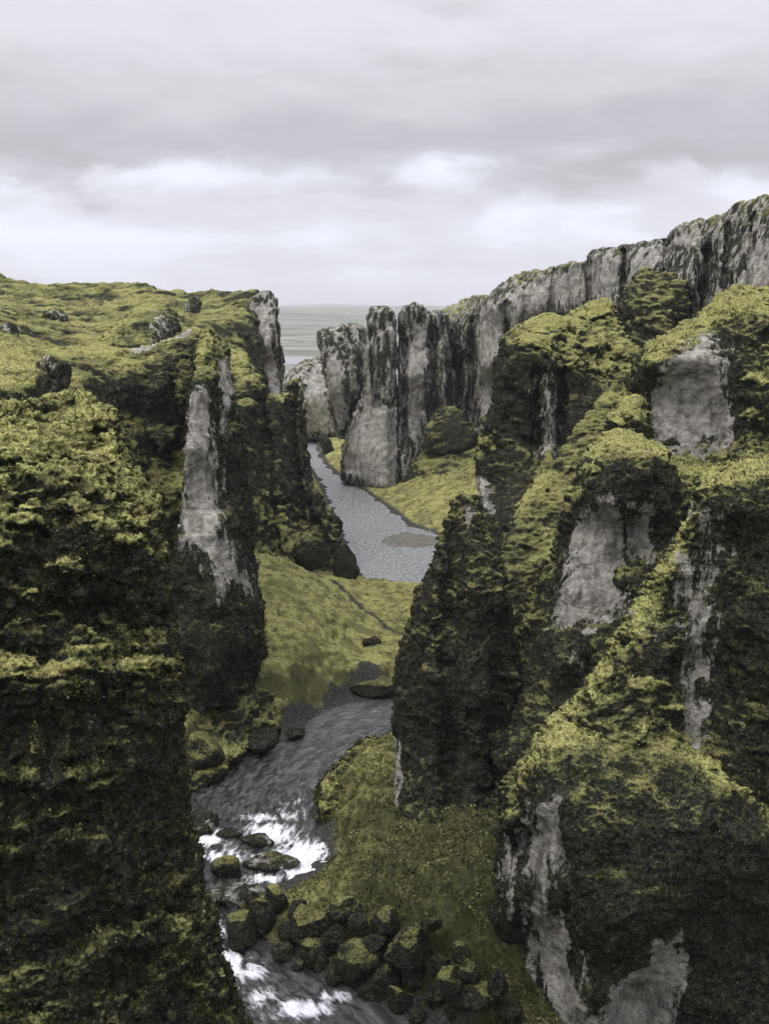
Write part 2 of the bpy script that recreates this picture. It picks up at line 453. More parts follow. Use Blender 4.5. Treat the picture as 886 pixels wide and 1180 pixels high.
def tufts(o, n, size, up_pref=0.4, seed=1, dens_scale=3.0, lift=0.0):
    """small leaf clumps rooted over the rock's face (one part of the rock)"""
    r = np.random.default_rng(seed)
    me = o.data
    V = get_co(me) + np.array(o.location, np.float32)
    nf = len(me.polygons)
    cen = np.empty(nf * 3, np.float32); me.polygons.foreach_get('center', cen); cen = cen.reshape(-1, 3) + np.array(o.location, np.float32)
    no = np.empty(nf * 3, np.float32); me.polygons.foreach_get('normal', no); no = no.reshape(-1, 3)
    ar = np.empty(nf, np.float32); me.polygons.foreach_get('area', ar)
    ba = np.empty(len(me.vertices), np.float32); me.attributes['bare'].data.foreach_get('value', ba)
    fv = np.empty(nf, np.int32); me.polygons.foreach_get('loop_start', fv)
    lv = np.empty(len(me.loops), np.int32); me.loops.foreach_get('vertex_index', lv)
    bare = ba[lv[fv]]
    mb = np.empty(len(me.vertices), np.float32); me.attributes['mossbias'].data.foreach_get('value', mb); mb = mb[lv[fv]]
    view = cen - np.array([0, 0, CAMZ], np.float32); view /= np.linalg.norm(view, axis=1)[:, None]
    face = -(view * no).sum(1)
    px, py = project(cen)
    w = ar * sm(-0.35, 0.15, face) * (1 - sm(0.15, 0.5, bare)) * (px > -80) * (px < 970) * (py < 1300)
    patch = fbm(cen / dens_scale + 3, 4)
    w = w * (0.05 + sm(-0.30, 0.45, patch + up_pref * (no[:, 2] - 0.3)) ** 1.5) * (1 - 0.85 * sm(-0.15, 0.25, mb + 0.3 * no[:, 2] - 0.1) * (lift < 0.3) * (lift != 0.16))
    w = np.maximum(w, 0); w /= w.sum()
    f = r.choice(nf, n, p=w)
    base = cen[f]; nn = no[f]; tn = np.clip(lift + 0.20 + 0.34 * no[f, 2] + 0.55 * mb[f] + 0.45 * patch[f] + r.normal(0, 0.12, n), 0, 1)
    K = 6
    base = np.repeat(base, K, 0); nn = np.repeat(nn, K, 0); tn = np.repeat(tn, K) + r.normal(0, 0.07, n * K)
    S = size * r.uniform(0.5, 1.5, n).repeat(K) * r.uniform(0.6, 1.2, n * K)
    base = base + r.normal(0, 1, (n * K, 3)) * (0.55 * S)[:, None]
    d = nn * 0.55 + np.array([0, 0, 0.55]) + r.normal(0, 0.75, (n * K, 3)); d /= np.linalg.norm(d, axis=1)[:, None]
    sdir = np.cross(d, r.normal(0, 1, (n * K, 3))); sdir /= np.linalg.norm(sdir, axis=1)[:, None]
    wd = (0.32 * S)[:, None]; ln = S[:, None]
    bend = nn * (0.15 * S)[:, None]
    A = base - 0.1 * ln * d; B = base + 0.5 * ln * d + wd * sdir + bend; Cc = base + ln * d; D = base + 0.5 * ln * d - wd * sdir + bend
    Vv = np.stack([A, B, Cc, D], 1).reshape(-1, 3) - np.array(o.location)
    Ff = np.arange(len(Vv)).reshape(-1, 4)
    m2 = mesh_from('foliage', Vv, Ff, True)
    set_attr(m2, 'tint', np.repeat(np.clip(tn, 0, 1), 4))
    c = link('foliage', m2, LEAF, o)
    c['kind'] = 'stuff'
    return c

def formation(name, label, cat, poly, ctrl, R=4.0, T=18.0, vox=None, amp=1.0, g=3.0, bare=(), moss=0.0,
              ledge=0.35, flute=1.0, clumps=1.0, seed=1, kind=None, group=None, leaf=None, zones=(), bare0=0.0, cush=(), ribs=(), mot=0.25, crag=1.0):
    V, F, Y = relief_solid(poly, ctrl, R, T, g, ribs)
    vox = vox or max(0.07, 1.75 * Y / FPX)
    me = voxelize(V, F, vox)
    weather(me, seed, amp, Y, bare, moss, ledge, flute, clumps, zones, bare0, cush, mot, crag)
    o = link(name, me, ROCK)
    o.data.name = name
    rebase(o)
    tag(o, label, cat, group, kind)
    if leaf: tufts(o, seed=seed, **leaf)
    return o

CL = 'canyon cliffs'
formation('grassy_plateau', None, None,
  [(-70,310),(0,314),(8,319),(20,324),(45,326),(100,326),(140,327),(165,326),(185,333),(215,337),(262,337),(290,336),(303,338),(306,470),(-70,470)],
  [(0,315,330),(100,326,330),(165,327,318),(215,337,300),(290,337,275),(0,395,160),(0,440,140),(100,405,185),(200,395,198),(250,400,212),(285,425,232),(70,365,240),(170,350,262),(30,350,270),(240,365,250),(300,380,255),(-60,320,320),(-60,400,150),(-60,460,130),(300,465,225),(150,460,170)],
  R=6, T=60, amp=1.6, moss=-0.17, mot=0.8, ledge=0.25, flute=0.3, clumps=0.9, ribs=[([(0, 345), (90, 352), (160, 345)], 10, -6)], seed=2, kind='structure')
formation('cliff', 'pale sheer headland with square top ending the grassy plateau, open plain beside it', 'cliff',
  [(274,405),(279,370),(285,345),(298,336),(306,333),(313,332),(318,348),(322,370),(325,400),(328,430),(327,455),(322,480),(300,490),(280,470)],
  [(300,335,262),(300,400,254),(281,400,264),(322,420,262),(300,470,252),(316,380,256)],
  R=3, T=22, amp=1.1, moss=-0.4, zones=[([(270, 330), (290, 330), (290, 420), (270, 420)], 0.5)], seed=3, bare0=0.45, group=CL, clumps=0.5, bare=[[(287,352),(300,344),(311,345),(315,380),(321,440),(318,470),(300,468),(288,400)]])
formation('cliff', 'pale rounded cliff foot farthest up the river, behind the slender towers', 'cliff',
  [(322,440),(332,428),(345,418),(358,412),(372,406),(388,408),(394,505),(372,510),(345,505),(330,500)],
  [(340,425,400),(372,410,410),(360,460,394),(345,500,398),(385,500,398)],
  R=6, T=30, amp=1.1, moss=-0.5, seed=4, bare0=0.5, crag=0.5, group=CL, clumps=0.5, flute=0.9, bare=[([(350,435),(366,412),(376,440),(386,495),(370,502),(350,500),(349,460)],6,0.9)])
formation('cliff', 'long grey cliff wall climbing to the highest skyline', 'cliff',
  [(500,366),(512,353),(530,346),(545,339),(565,339),(572,330),(585,320),(605,312),(630,308),(655,302),(672,299),(682,285),(720,280),(768,272),(776,261),(800,252),(830,245),(860,231),(886,222),(950,200),(960,520),(700,600),(600,610),(540,575),(505,540)],
  [(510,360,325),(512,500,318),(545,345,318),(535,420,320),(540,490,308),(553,420,292),(562,350,284),(562,420,281),(565,500,280),(574,440,290),(585,322,282),(600,400,276),(630,310,268),(640,380,262),(680,290,243),(700,380,232),(770,275,222),(886,225,178),(600,480,264),(780,330,206),(830,300,186),(886,330,162),(950,210,160),(650,500,240),(886,480,158),(545,570,285),(600,600,240)],
  R=5, T=40, amp=1.15, moss=-0.42, zones=[([(585,322),(720,282),(722,292),(590,332)],.35),([(500,350),(565,336),(560,350),(510,372)],.45),([(765,268),(850,238),(852,250),(770,282)],.3),([(500, 340), (560, 330), (560, 400), (500, 400)], 0.25), ([(640, 310), (690, 290), (690, 305), (640, 315)], 0.3), ([(840, 235), (886, 215), (960, 200), (960, 235), (860, 250)], 0.4)], ribs=[([(546, 370), (543, 490)], 7, -9), ([(583, 350), (590, 470)], 4, -5), ([(677, 300), (681, 350)], 5, -7), ([(720, 290), (715, 400)], 5, -6), ([(770, 280), (760, 400)], 8, -7), ([(816, 290), (808, 400)], 9, -8), ([(841, 260), (835, 330)], 6, -6), ([(600, 330), (596, 430)], 6, 3), ([(800, 270), (795, 340)], 7, 4), ([(512, 415), (512, 452)], 7, -5), ([(527, 415), (527, 455)], 7, -6), ([(640, 312), (635, 360)], 4, -4), ([(868, 250), (862, 330)], 5, -4)], seed=5, bare0=0.42, crag=0.5, group=CL, clumps=0.7, flute=0.9, ledge=0.3,
  bare=[[(553,360),(563,348),(575,352),(580,380),(578,440),(572,500),(556,505),(551,450)],
        ([(576,350),(590,328),(630,318),(668,306),(690,296),(715,292),(712,330),(690,345),(650,350),(610,370),(585,380)],9,0.86),
        ([(716,292),(768,280),(775,300),(745,312),(722,330)],8,0.75),
        ([(770,275),(805,258),(812,270),(790,290)],6,0.8),
        ([(790,320),(800,290),(815,300),(820,340),(795,345)],8,0.55),
        ([(855,290),(886,270),(960,260),(960,340),(850,335)],8,0.75),
        ([(506,420),(515,410),(518,450),(508,455)],4,0.7),([(519,428),(530,420),(534,450),(524,455)],4,0.7)])
formation('rock_tower', 'broad dark-headed rock tower with pale foot beside the two slender towers', 'rock tower',
  [(364,390),(367,379),(378,376),(388,376),(398,370),(412,371),(424,380),(424,440),(416,462),(412,485),(404,505),(390,508),(382,485),(375,440),(369,412)],
  [(370,385,322),(400,372,326),(395,440,316),(385,490,320),(418,440,318)],
  R=4, T=18, amp=0.9, moss=-0.45, seed=6, bare0=0.44, crag=0.5, group='rock towers at the river bend', flute=0.9, clumps=0.6, bare=[([(375,400),(384,405),(396,420),(402,470),(400,500),(388,500),(380,460),(374,425)],6,0.85)])
formation('rock_tower', 'slender central rock tower rising straight from the water, pale pointed foot', 'rock tower',
  [(420,400),(421,366),(425,353),(434,350),(446,352),(455,358),(458,375),(458,420),(460,470),(462,530),(462,566),(447,572),(425,565),(405,558),(390,553),(392,535),(397,505),(405,482),(413,462),(419,440)],
  [(438,352,306),(438,430,303),(425,480,304),(440,560,297),(400,550,302),(458,500,304),(415,520,300)],
  R=3.5, T=16, amp=0.85, moss=-0.45, ribs=[([(428, 380), (433, 470)], 4, -2.5), ([(440, 480), (441, 560)], 13, 3), ([(418, 455), (404, 540)], 6, -2.5)], seed=7, bare0=0.44, crag=0.5, group='rock towers at the river bend', flute=0.9, clumps=0.5,
  bare=[([(419,440),(426,435),(440,470),(446,480),(458,478),(458,560),(445,566),(410,552),(395,548),(400,510),(410,490),(418,470)],6,1.0),([(420,380),(424,372),(426,420),(421,425)],3,0.8)])
formation('rock_tower', 'rock tower split from its slender twin by a narrow cleft, pale flank', 'rock tower',
  [(457,400),(458,362),(464,353),(472,349),(482,349),(490,352),(496,358),(508,357),(516,372),(520,400),(526,450),(530,500),(530,560),(500,572),(470,570),(459,560),(458,480)],
  [(475,350,308),(475,430,304),(500,380,312),(462,400,309),(500,470,311),(480,550,303),(515,540,308)],
  R=3.5, T=18, amp=0.9, moss=-0.45, ribs=[([(466, 390), (466, 520)], 4, -4), ([(499, 380), (501, 500)], 5, -5), ([(510, 400), (515, 500)], 5, 3)], seed=8, bare0=0.44, crag=0.5, group='rock towers at the river bend', flute=0.9, clumps=0.7,
  bare=[([(470,395),(478,375),(490,372),(493,400),(491,450),(488,490),(482,515),(468,505),(470,440)],6,0.95)])
formation('rock_outcrop', 'rounded mossy outcrop with dark hollow face, set in the grassy plateau slope', 'rock outcrop',
  [(107,404),(120,385),(138,366),(155,354),(172,349),(190,350),(203,358),(208,375),(204,392),(190,404),(150,410)],
  [(110,400,200),(150,358,212),(185,352,214),(180,375,200),(200,385,204),(150,395,192)],
  R=3, T=16, amp=1.1, moss=-0.3, zones=[([(110, 400), (130, 340), (200, 340), (160, 365), (135, 395)], 0.5)], seed=9, bare=[([(172,362),(190,358),(200,370),(192,390),(176,392)],8,0.55)])
formation('cliff', 'dark cliff dropping from a mossy shoulder to the boulders at the water, below the headland', 'cliff',
  [(258,402),(265,404),(282,405),(293,424),(299,450),(308,455),(325,456),(330,446),(343,438),(348,460),(351,490),(355,520),(361,555),(370,578),(382,596),(390,615),(398,640),(402,670),(385,676),(360,668),(340,680),(300,700),(262,700),(250,650),(252,500)],
  [(280,406,207),(285,440,200),(320,458,205),(343,440,213),(350,500,209),(310,520,196),(330,600,191),(300,600,182),(370,600,198),(395,650,195),(350,650,186),(300,690,168),(262,690,165),(262,500,192),(262,404,210)],
  R=3.5, T=22, amp=1.3, moss=-0.3, zones=[([(255, 400), (300, 400), (300, 455), (330, 455), (290, 440), (255, 440)], 0.5), ([(290, 560), (380, 600), (420, 680), (300, 700)], 0.2)], ribs=[([(336, 450), (338, 520), (346, 600)], 7, -5), ([(300, 460), (310, 560), (318, 640)], 9, -4), ([(352, 560), (375, 600), (402, 650)], 10, 3), ([(280, 470), (285, 600)], 8, 3)], seed=10, group=CL, clumps=1.1)
formation('grassy_hillside', None, None,
  [(-70,397),(0,393),(30,402),(60,404),(100,400),(150,402),(175,396),(200,388),(218,378),(236,378),(262,410),(280,500),(290,640),(290,700),(150,760),(-70,760)],
  [(-60,393,142),(0,393,140),(60,404,148),(100,400,152),(150,402,156),(200,388,156),(230,380,160),(0,425,119),(50,428,122),(100,432,134),(150,432,146),(60,460,119),(110,470,131),(150,480,144),(185,430,150),(200,470,145),(180,520,141),(210,560,136),(250,500,150),(130,520,127),(170,590,132),(230,640,134),(280,640,138),(280,500,150),(0,480,113),(-60,500,112),(0,700,108),(150,700,122)],
  R=2.5, T=26, amp=1.0, moss=-0.22, mot=0.8, ledge=0.3, flute=0.7, clumps=0.8, zones=[([(-70,385),(150,395),(235,372),(262,405),(230,425),(200,430),(150,428),(60,436),(0,440),(-70,440)],.4),([(196,440),(222,450),(215,600),(150,560),(190,500)],.25)], bare=[([(150,399),(175,393),(205,383),(219,378),(219,384),(200,391),(175,400),(150,406)],2,1.0)], seed=24, kind='structure')
formation('cliff', 'tall mossy fin with long pale bare face standing over the grass spur', 'cliff',
  [(224,396),(230,384),(238,379),(250,387),(262,404),(267,430),(271,460),(277,505),(286,560),(293,610),(297,660),(303,700),(306,755),(296,790),(270,815),(240,822),(185,815),(186,790),(192,700),(198,640),(208,595),(212,540),(214,490),(218,450),(222,420)],
  [(236,381,150),(255,395,147),(264,415,143),(240,400,136),(230,420,131),(246,440,127),(268,470,132),(262,440,136),(258,480,130),(226,470,123),(236,520,121.5),(248,600,119.5),(218,600,121),(240,620,118.5),(275,590,127),(262,560,128.5),(290,660,129),(270,655,121),(245,685,116),(205,690,119),(290,700,124),(303,770,130),(240,780,113),(200,800,118),(290,830,120),(240,880,109),(280,740,118)],
  R=1.6, T=16, amp=0.85, moss=-0.42, flute=0.8, clumps=0.9, zones=[([(222,380),(250,375),(272,410),(262,430),(238,420),(224,430)],.5),([(296,690),(310,700),(308,800),(250,910),(190,900),(270,810)],.3),([(270,440),(282,500),(276,520),(266,460)],.3)], seed=11, group=CL,
  bare=[([(206,470),(222,440),(246,440),(256,520),(262,590),(285,640),(297,665),(296,690),(255,690),(225,660),(200,630),(205,540)],9,0.5),([(217,465),(226,450),(242,452),(243,520),(250,590),(264,640),(292,665),(285,676),(262,668),(240,640),(210,618),(212,540)],5,1.0),([(252,415),(264,412),(269,450),(263,505),(254,475)],4,0.85)],
  leaf=dict(n=2500, size=0.26, dens_scale=5))
formation('rock_pinnacle', 'small dark pointed pinnacle in the grassy recess beside the pale fin', 'rock pinnacle',
  [(165,500),(168,460),(172,432),(180,415),(186,411),(192,420),(198,440),(203,470),(206,505),(185,525)],
  [(184,413,146),(184,450,139),(185,510,136),(170,490,140),(202,490,141)],
  R=2, T=8, amp=0.8, moss=-0.4, seed=12)
formation('cliff', 'big mossy cliff with ledges and overhanging moss cushions closest to the camera', 'cliff',
  [(-70,488),(-20,474),(0,470),(30,466),(60,458),(100,463),(126,477),(136,500),(148,530),(160,555),(174,572),(182,597),(188,640),(196,700),(198,745),(204,790),(210,850),(213,900),(216,950),(222,1000),(232,1050),(248,1100),(265,1150),(283,1200),(305,1280),(-70,1280)],
  [(0,470,58),(60,460,60),(100,465,58),(128,480,53),(40,515,49.5),(0,545,46),(100,545,48),(160,565,49),(0,640,44),(100,650,44.5),(185,690,47),(0,735,43.5),(100,735,44.3),(0,775,42),(100,775,42.8),(195,760,45.6),(0,850,42),(120,850,42.6),(208,880,46),(0,1000,41),(120,1000,41.6),(215,1000,45.5),(0,1200,39.5),(150,1200,40),(270,1200,44),(-60,480,56),(-60,900,40)],
  R=1.6, T=16, amp=0.8, moss=-0.3, zones=[([(-70, 470), (60, 450), (130, 470), (170, 560), (195, 600), (150, 600), (110, 620), (60, 600), (0, 640), (-70, 640)], 0.5), ([(-70, 740), (190, 735), (200, 790), (100, 800), (-70, 800)], 0.25)], ribs=[([(-60, 712), (60, 708), (190, 715)], 24, -0.9)], seed=13, cush=[(20,516,70,20,1.3),(105,478,30,14,.6),(150,560,22,12,.9),(128,528,26,12,.6),(140,545,20,9,.5),(160,600,16,8,.6),(150,622,18,8,.6),(85,585,26,10,.5),(75,655,22,12,.6),(25,600,24,10,.5),(170,765,30,14,.9),(40,770,50,14,.6),(95,560,24,9,.4),(40,690,14,9,.4),(60,490,40,12,.6)], group=CL, clumps=1.7, ledge=0.5, flute=0.5,
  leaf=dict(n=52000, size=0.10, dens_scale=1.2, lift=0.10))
formation('cliff', 'flat-topped mossy cliff with dark notched face before the long grey wall', 'cliff',
  [(578,392),(590,381),(612,369),(650,365),(672,356),(695,347),(706,354),(714,372),(726,392),(745,415),(750,470),(700,560),(660,620),(640,680),(640,780),(600,790),(558,760),(545,640),(550,590),(549,540),(552,505),(565,472),(569,430),(573,405)],
  [(590,384,166),(650,367,180),(695,350,188),(730,400,178),(640,378,168),(600,400,159),(640,398,160),(600,420,158),(632,470,156.5),(625,510,157),(580,480,161),(560,540,159),(672,440,163),(690,480,158),(720,440,170),(700,520,146),(650,560,142),(620,600,138),(600,650,133),(555,600,151),(570,650,140),(600,760,125),(555,700,142),(660,520,152)],
  R=2.5, T=20, amp=1.15, moss=-0.36, zones=[([(585, 385), (650, 360), (700, 340), (750, 420), (745, 475), (690, 440), (650, 405), (600, 400)], 0.6), ([(545, 490), (570, 500), (560, 520), (545, 520)], 0.4)], ribs=[([(646, 430), (645, 530)], 8, -4), ([(619, 430), (618, 530)], 7, -3)], seed=14, cush=[(640,375,40,9,1.2),(690,357,24,9,1.4),(610,392,22,7,.8),(680,400,30,6,.9),(700,425,28,6,.8),(660,420,18,6,.7),(555,510,14,7,.8)], group=CL, ledge=0.55,
  bare=[([(608,430),(632,425),(648,470),(650,525),(615,530)],8,0.45),([(624,455),(632,440),(638,470),(640,515),(626,525),(621,490)],5,0.7),([(548,548),(558,555),(570,590),(560,592),(550,575)],4,0.8)],
  leaf=dict(n=1200, size=0.22, dens_scale=5))
formation('grassy_gully', None, None,
  [(752,420),(748,470),(724,525),(695,565),(668,612),(645,680),(645,800),(575,800),(570,680),(588,600),(612,550),(645,520),(678,470),(715,425)],
  [(740,430,172),(700,490,152),(660,540,142),(620,600,134),(600,650,127),(620,760,112),(585,700,122),(730,500,155),(680,580,138),(640,560,140)],
  R=2.0, T=10, amp=1.0, moss=-0.1, mot=0.8, seed=15, flute=0.1, ledge=0.2, kind='structure')
formation('rock_buttress', 'shaggy dark buttress with moss shelves leaning on the high grey wall', 'rock buttress',
  [(704,410),(707,368),(714,346),(724,326),(738,309),(748,312),(760,318),(775,316),(789,326),(792,360),(785,400),(770,440),(740,450),(710,440)],
  [(740,312,196),(780,325,192),(740,360,185),(712,380,190),(750,420,178),(785,380,184)],
  R=3, T=14, amp=1.1, moss=-0.12, seed=16, ledge=0.6, clumps=1.3)
formation('cliff', 'moss-capped cliff with broad pale bare panel high above the gully', 'cliff',
  [(733,480),(727,440),(733,412),(742,400),(760,389),(778,378),(802,368),(816,350),(836,335),(860,330),(886,333),(960,328),(960,720),(760,720),(700,660),(716,560),(738,515)],
  [(742,402,140),(790,373,146),(850,334,152),(886,337,150),(950,333,146),(805,394,127),(825,398,126.3),(770,400,127.5),(745,413,127.5),(860,400,126),(886,420,124),(860,372,131),(850,385,127),(886,370,130),(760,440,126),(800,440,125.2),(830,480,124.5),(770,500,124.5),(862,440,122.5),(886,500,119),(790,510,124),(830,512,123),(740,520,124),(850,540,116),(760,560,116),(886,600,110),(800,600,110),(886,390,130),(780,640,100),(950,500,108)],
  R=2.0, T=22, amp=1.0, moss=-0.4, zones=[([(730, 425), (760, 382), (850, 322), (970, 318), (970, 365), (880, 368), (835, 365), (800, 388), (760, 410)], 0.65), ([(850, 380), (970, 380), (970, 720), (850, 700)], 0.22), ([(750, 510), (850, 515), (850, 560), (730, 560)], 0.25)], seed=17, cush=[(750,398,20,8,.9),(785,378,18,8,1.0),(830,350,26,12,1.4),(870,342,30,10,1.4),(810,372,16,8,.8),(870,440,18,7,.7),(865,480,16,7,.6),(800,540,30,6,.6)], group=CL, ledge=0.45, clumps=1.2,
  bare=[([(742,480),(752,430),(785,395),(810,380),(836,392),(846,440),(850,495),(835,520),(790,518),(750,515)],9,0.5),([(754,472),(766,430),(790,400),(805,388),(818,394),(826,420),(836,460),(838,490),(825,505),(790,508),(758,504)],5,1.0),([(755,512),(790,512),(838,508),(830,518),(780,524)],4,0.6)],
  leaf=dict(n=5000, size=0.26, dens_scale=4))
formation('rock_outcrop', 'small moss-capped block perched above the larger rounded buttress', 'rock outcrop',
  [(694,505),(698,480),(706,466),(722,459),(738,461),(746,474),(750,500),(752,530),(700,530)],
  [(722,461,121),(722,474,115),(702,485,115.5),(700,500,115),(725,500,114),(745,500,115.5),(722,525,113)],
  R=1.8, T=8, amp=0.8, moss=-0.3, zones=[([(690, 470), (720, 452), (750, 465), (745, 482), (705, 488)], 0.65)], seed=18, cush=[(722,466,24,9,1.0)], leaf=dict(n=400, size=0.22, dens_scale=3))
formation('cliff', 'rounded moss-topped buttress with two pale bare panels below its dark brow', 'cliff',
  [(672,525),(682,510),(700,503),(730,502),(755,507),(770,522),(784,560),(800,620),(800,690),(760,760),(720,840),(640,880),(590,900),(558,860),(575,780),(598,710),(622,665),(638,625),(655,575),(665,545)],
  [(720,505,113),(690,516,109),(755,515,110),(720,519,103),(690,528,103),(752,525,103),(720,530,101.3),(720,548,100.6),(720,575,100),(690,580,100.2),(752,575,100),(700,545,100.8),(760,560,100.6),(685,605,102.2),(735,605,102),(660,680,99),(700,660,101),(655,640,103),(740,650,101.2),(690,710,97.5),(705,700,97),(628,680,106),(600,760,99),(650,760,93),(580,850,92),(780,640,99),(760,690,92),(700,800,86),(640,640,106),(720,730,93)],
  R=2.2, T=16, amp=0.95, moss=-0.42, zones=[([(668, 525), (690, 498), (765, 500), (772, 528), (720, 522), (690, 525)], 0.7), ([(668, 525), (692, 560), (650, 610), (622, 690), (590, 770), (560, 800), (595, 700), (636, 610)], 0.3), ([(760, 690), (800, 640), (800, 690), (730, 790), (700, 800)], 0.3)], seed=19, cush=[(715,510,36,9,1.1),(680,540,12,8,.6),(665,570,9,9,.5),(760,520,12,8,.5)], group=CL, ledge=0.4,
  bare=[([(632,722),(640,655),(655,605),(680,575),(710,568),(750,575),(760,640),(745,690),(715,712),(670,735)],9,0.5),([(645,708),(650,665),(663,618),(680,590),(700,580),(716,590),(718,650),(713,690),(690,705),(660,718)],4,1.0),([(724,592),(750,588),(752,640),(738,665),(722,660)],5,0.75)],
  leaf=dict(n=1500, size=0.18, dens_scale=3.5))
formation('rock_pinnacle', 'stubby dark grey pinnacle at the foot of the buttress with pale panels', 'rock pinnacle',
  [(636,805),(634,770),(640,745),(650,728),(660,726),(675,735),(690,750),(692,790),(670,830),(640,840)],
  [(655,729,92),(660,770,88.5),(645,800,89),(685,770,91),(660,830,87)],
  R=1.6, T=7, amp=0.7, moss=-0.5, seed=20, bare=[([(655,745),(675,750),(665,790),(650,795)],8,0.4)])
formation('rock_tower', 'tall dark rock fin at the river bend, notched top and sheer edge to the water', 'rock tower',
  [(519,588),(521,573),(527,577),(533,569),(540,573),(548,570),(553,579),(558,600),(568,622),(578,660),(588,700),(592,740),(594,800),(598,880),(588,950),(565,990),(530,1003),(495,1000),(472,975),(455,950),(453,850),(454,780),(464,740),(480,695),(497,650),(512,612)],
  [(540,572,101),(523,600,98.5),(552,595,100),(500,680,96),(548,680,94),(585,640,98),(580,720,95),(463,760,96),(458,900,93),(456,850,95),(500,800,92.3),(550,800,91),(590,800,94),(500,940,88.5),(550,950,86.5),(585,900,91),(525,745,92.6),(530,990,84),(500,985,85),(570,975,85),(465,960,90)],
  R=1.3, T=12, amp=0.75, moss=-0.36, zones=[([(470, 720), (520, 690), (540, 720), (480, 760)], 0.2), ([(555, 590), (590, 610), (590, 640), (560, 620)], 0.3)], ribs=[([(536, 545), (524, 640), (516, 760), (520, 900), (524, 1010)], 13, -1.6), ([(600, 640), (572, 800), (560, 1010)], 13, -1.6)], seed=21, ledge=0.4, clumps=1.15,
  bare=[([(530,575),(552,585),(545,640),(528,640)],6,0.45),([(455,850),(460,840),(462,930),(457,940)],3,0.9)],
  leaf=dict(n=1500, size=0.15, dens_scale=3))
formation('cliff', 'mossy pyramid-shaped cliff with grey vertical streak, rising behind the dark bulging wall', 'cliff',
  [(797,585),(800,562),(808,545),(830,537),(860,532),(886,530),(970,518),(970,1000),(640,1000),(600,930),(618,858),(650,812),(684,776),(710,740),(728,698),(758,652),(781,615)],
  [(806,550,80),(830,541,86),(886,534,88),(960,524,88),(815,560,77.5),(850,556,78.5),(886,550,79),(845,620,75.5),(880,640,74),(800,620,77),(810,680,76.5),(803,760,75.5),(800,840,73.5),(780,660,75.5),(750,690,76),(760,740,73),(850,720,72),(886,780,70.5),(720,740,74.5),(690,785,73.5),(735,800,71.5),(650,830,72.5),(700,860,70),(780,860,70.5),(850,850,70),(960,700,70),(960,900,68),(640,960,70),(900,930,68)],
  R=1.6, T=20, amp=0.75, moss=-0.28, ledge=0.45, clumps=1.0, zones=[([(798,540),(886,522),(970,510),(970,542),(886,548),(835,556),(812,575),(800,625),(778,668),(745,722),(712,772),(680,815),(640,860),(600,930),(598,868),(686,768),(758,640)],.5),([(650,830),(700,790),(780,800),(800,830),(800,880),(640,880)],.2),([(860,700),(886,700),(886,850),(840,800)],.15)],
  cush=[(820,547,18,8,.5),(860,538,30,8,.5),(650,814,16,8,.5),(690,777,18,10,.5),(730,710,12,12,.4),(765,655,12,10,.4),(745,790,22,7,.2),(770,820,20,7,.2)], seed=25, group=CL,
  bare=[([(780,600),(800,575),(840,590),(838,700),(825,860),(780,860),(775,700)],9,0.42),([(802,600),(815,590),(824,650),(816,720),(808,800),(804,865),(794,860),(796,780),(790,720),(798,650)],7,0.75),([(720,680),(750,690),(760,760),(735,760)],8,0.25)],
  leaf=dict(n=9000, size=0.17, dens_scale=2.2))
formation('cliff', 'massive black bulging wall with mossy rim and pale undercut base', 'cliff',
  [(572,960),(578,915),(596,880),(618,856),(640,838),(662,822),(690,826),(725,842),(760,858),(795,856),(825,868),(855,888),(890,930),(970,975),(970,1280),(555,1280),(562,1180),(569,1100),(570,1010)],
  [(640,840,71.5),(670,826,72),(725,845,71.5),(795,858,71),(855,892,70),(890,934,69),(960,980,67),(600,882,72.5),(578,930,73),(620,885,69),(660,872,68),(720,882,67),(790,890,66.5),(840,915,66),(880,960,65),(660,915,64.5),(720,930,63.3),(800,940,63.5),(650,960,63.2),(700,1000,62),(780,1000,62.2),(850,1020,64),(900,1040,66),(590,950,70),(584,1050,70),(584,1180,70),(603,960,71.5),(603,1080,71.5),(612,1180,70),(622,930,66.5),(622,1010,66.8),(640,1060,66.5),(658,1110,66.5),(645,1180,67),(652,1020,62.3),(668,1070,62),(690,1120,62),(702,1148,63),(740,1080,61.3),(770,1060,62),(720,1180,66.5),(710,1150,66.3),(755,1120,66),(772,1090,65),(790,1150,65.5),(850,1200,66),(870,1100,66.5),(960,1100,67)],
  R=1.4, T=18, amp=0.7, moss=-0.46, ledge=0.3, clumps=0.9, flute=0.7, zones=[([(572,940),(585,895),(620,850),(665,815),(700,822),(690,850),(640,875),(610,905),(590,940)],.45),([(690,826),(795,852),(800,880),(700,870)],.3),([(795,850),(830,862),(892,925),(960,970),(960,985),(890,950),(850,912),(800,885)],.5)],
  cush=[(632,850,16,8,.4),(605,880,12,10,.4),(825,880,18,8,.5),(862,908,16,9,.5),(765,866,24,6,.25)], seed=22, group=CL,
  bare=[([(590,930),(650,905),(652,1000),(640,1050),(670,1090),(690,1150),(745,1100),(765,1065),(790,1080),(790,1190),(600,1190),(600,1050)],8,0.42),([(622,930),(640,915),(646,950),(630,1000),(634,1050),(654,1075),(654,1110),(668,1150),(674,1190),(640,1190),(622,1120),(612,1050),(612,980)],6,1.0),
        ([(692,1195),(704,1140),(745,1112),(760,1082),(774,1084),(776,1195)],6,1.0),([(576,965),(586,955),(590,1060),(578,1060)],5,0.6)],
  leaf=dict(n=9000, size=0.11, dens_scale=2.0, lift=0.06))
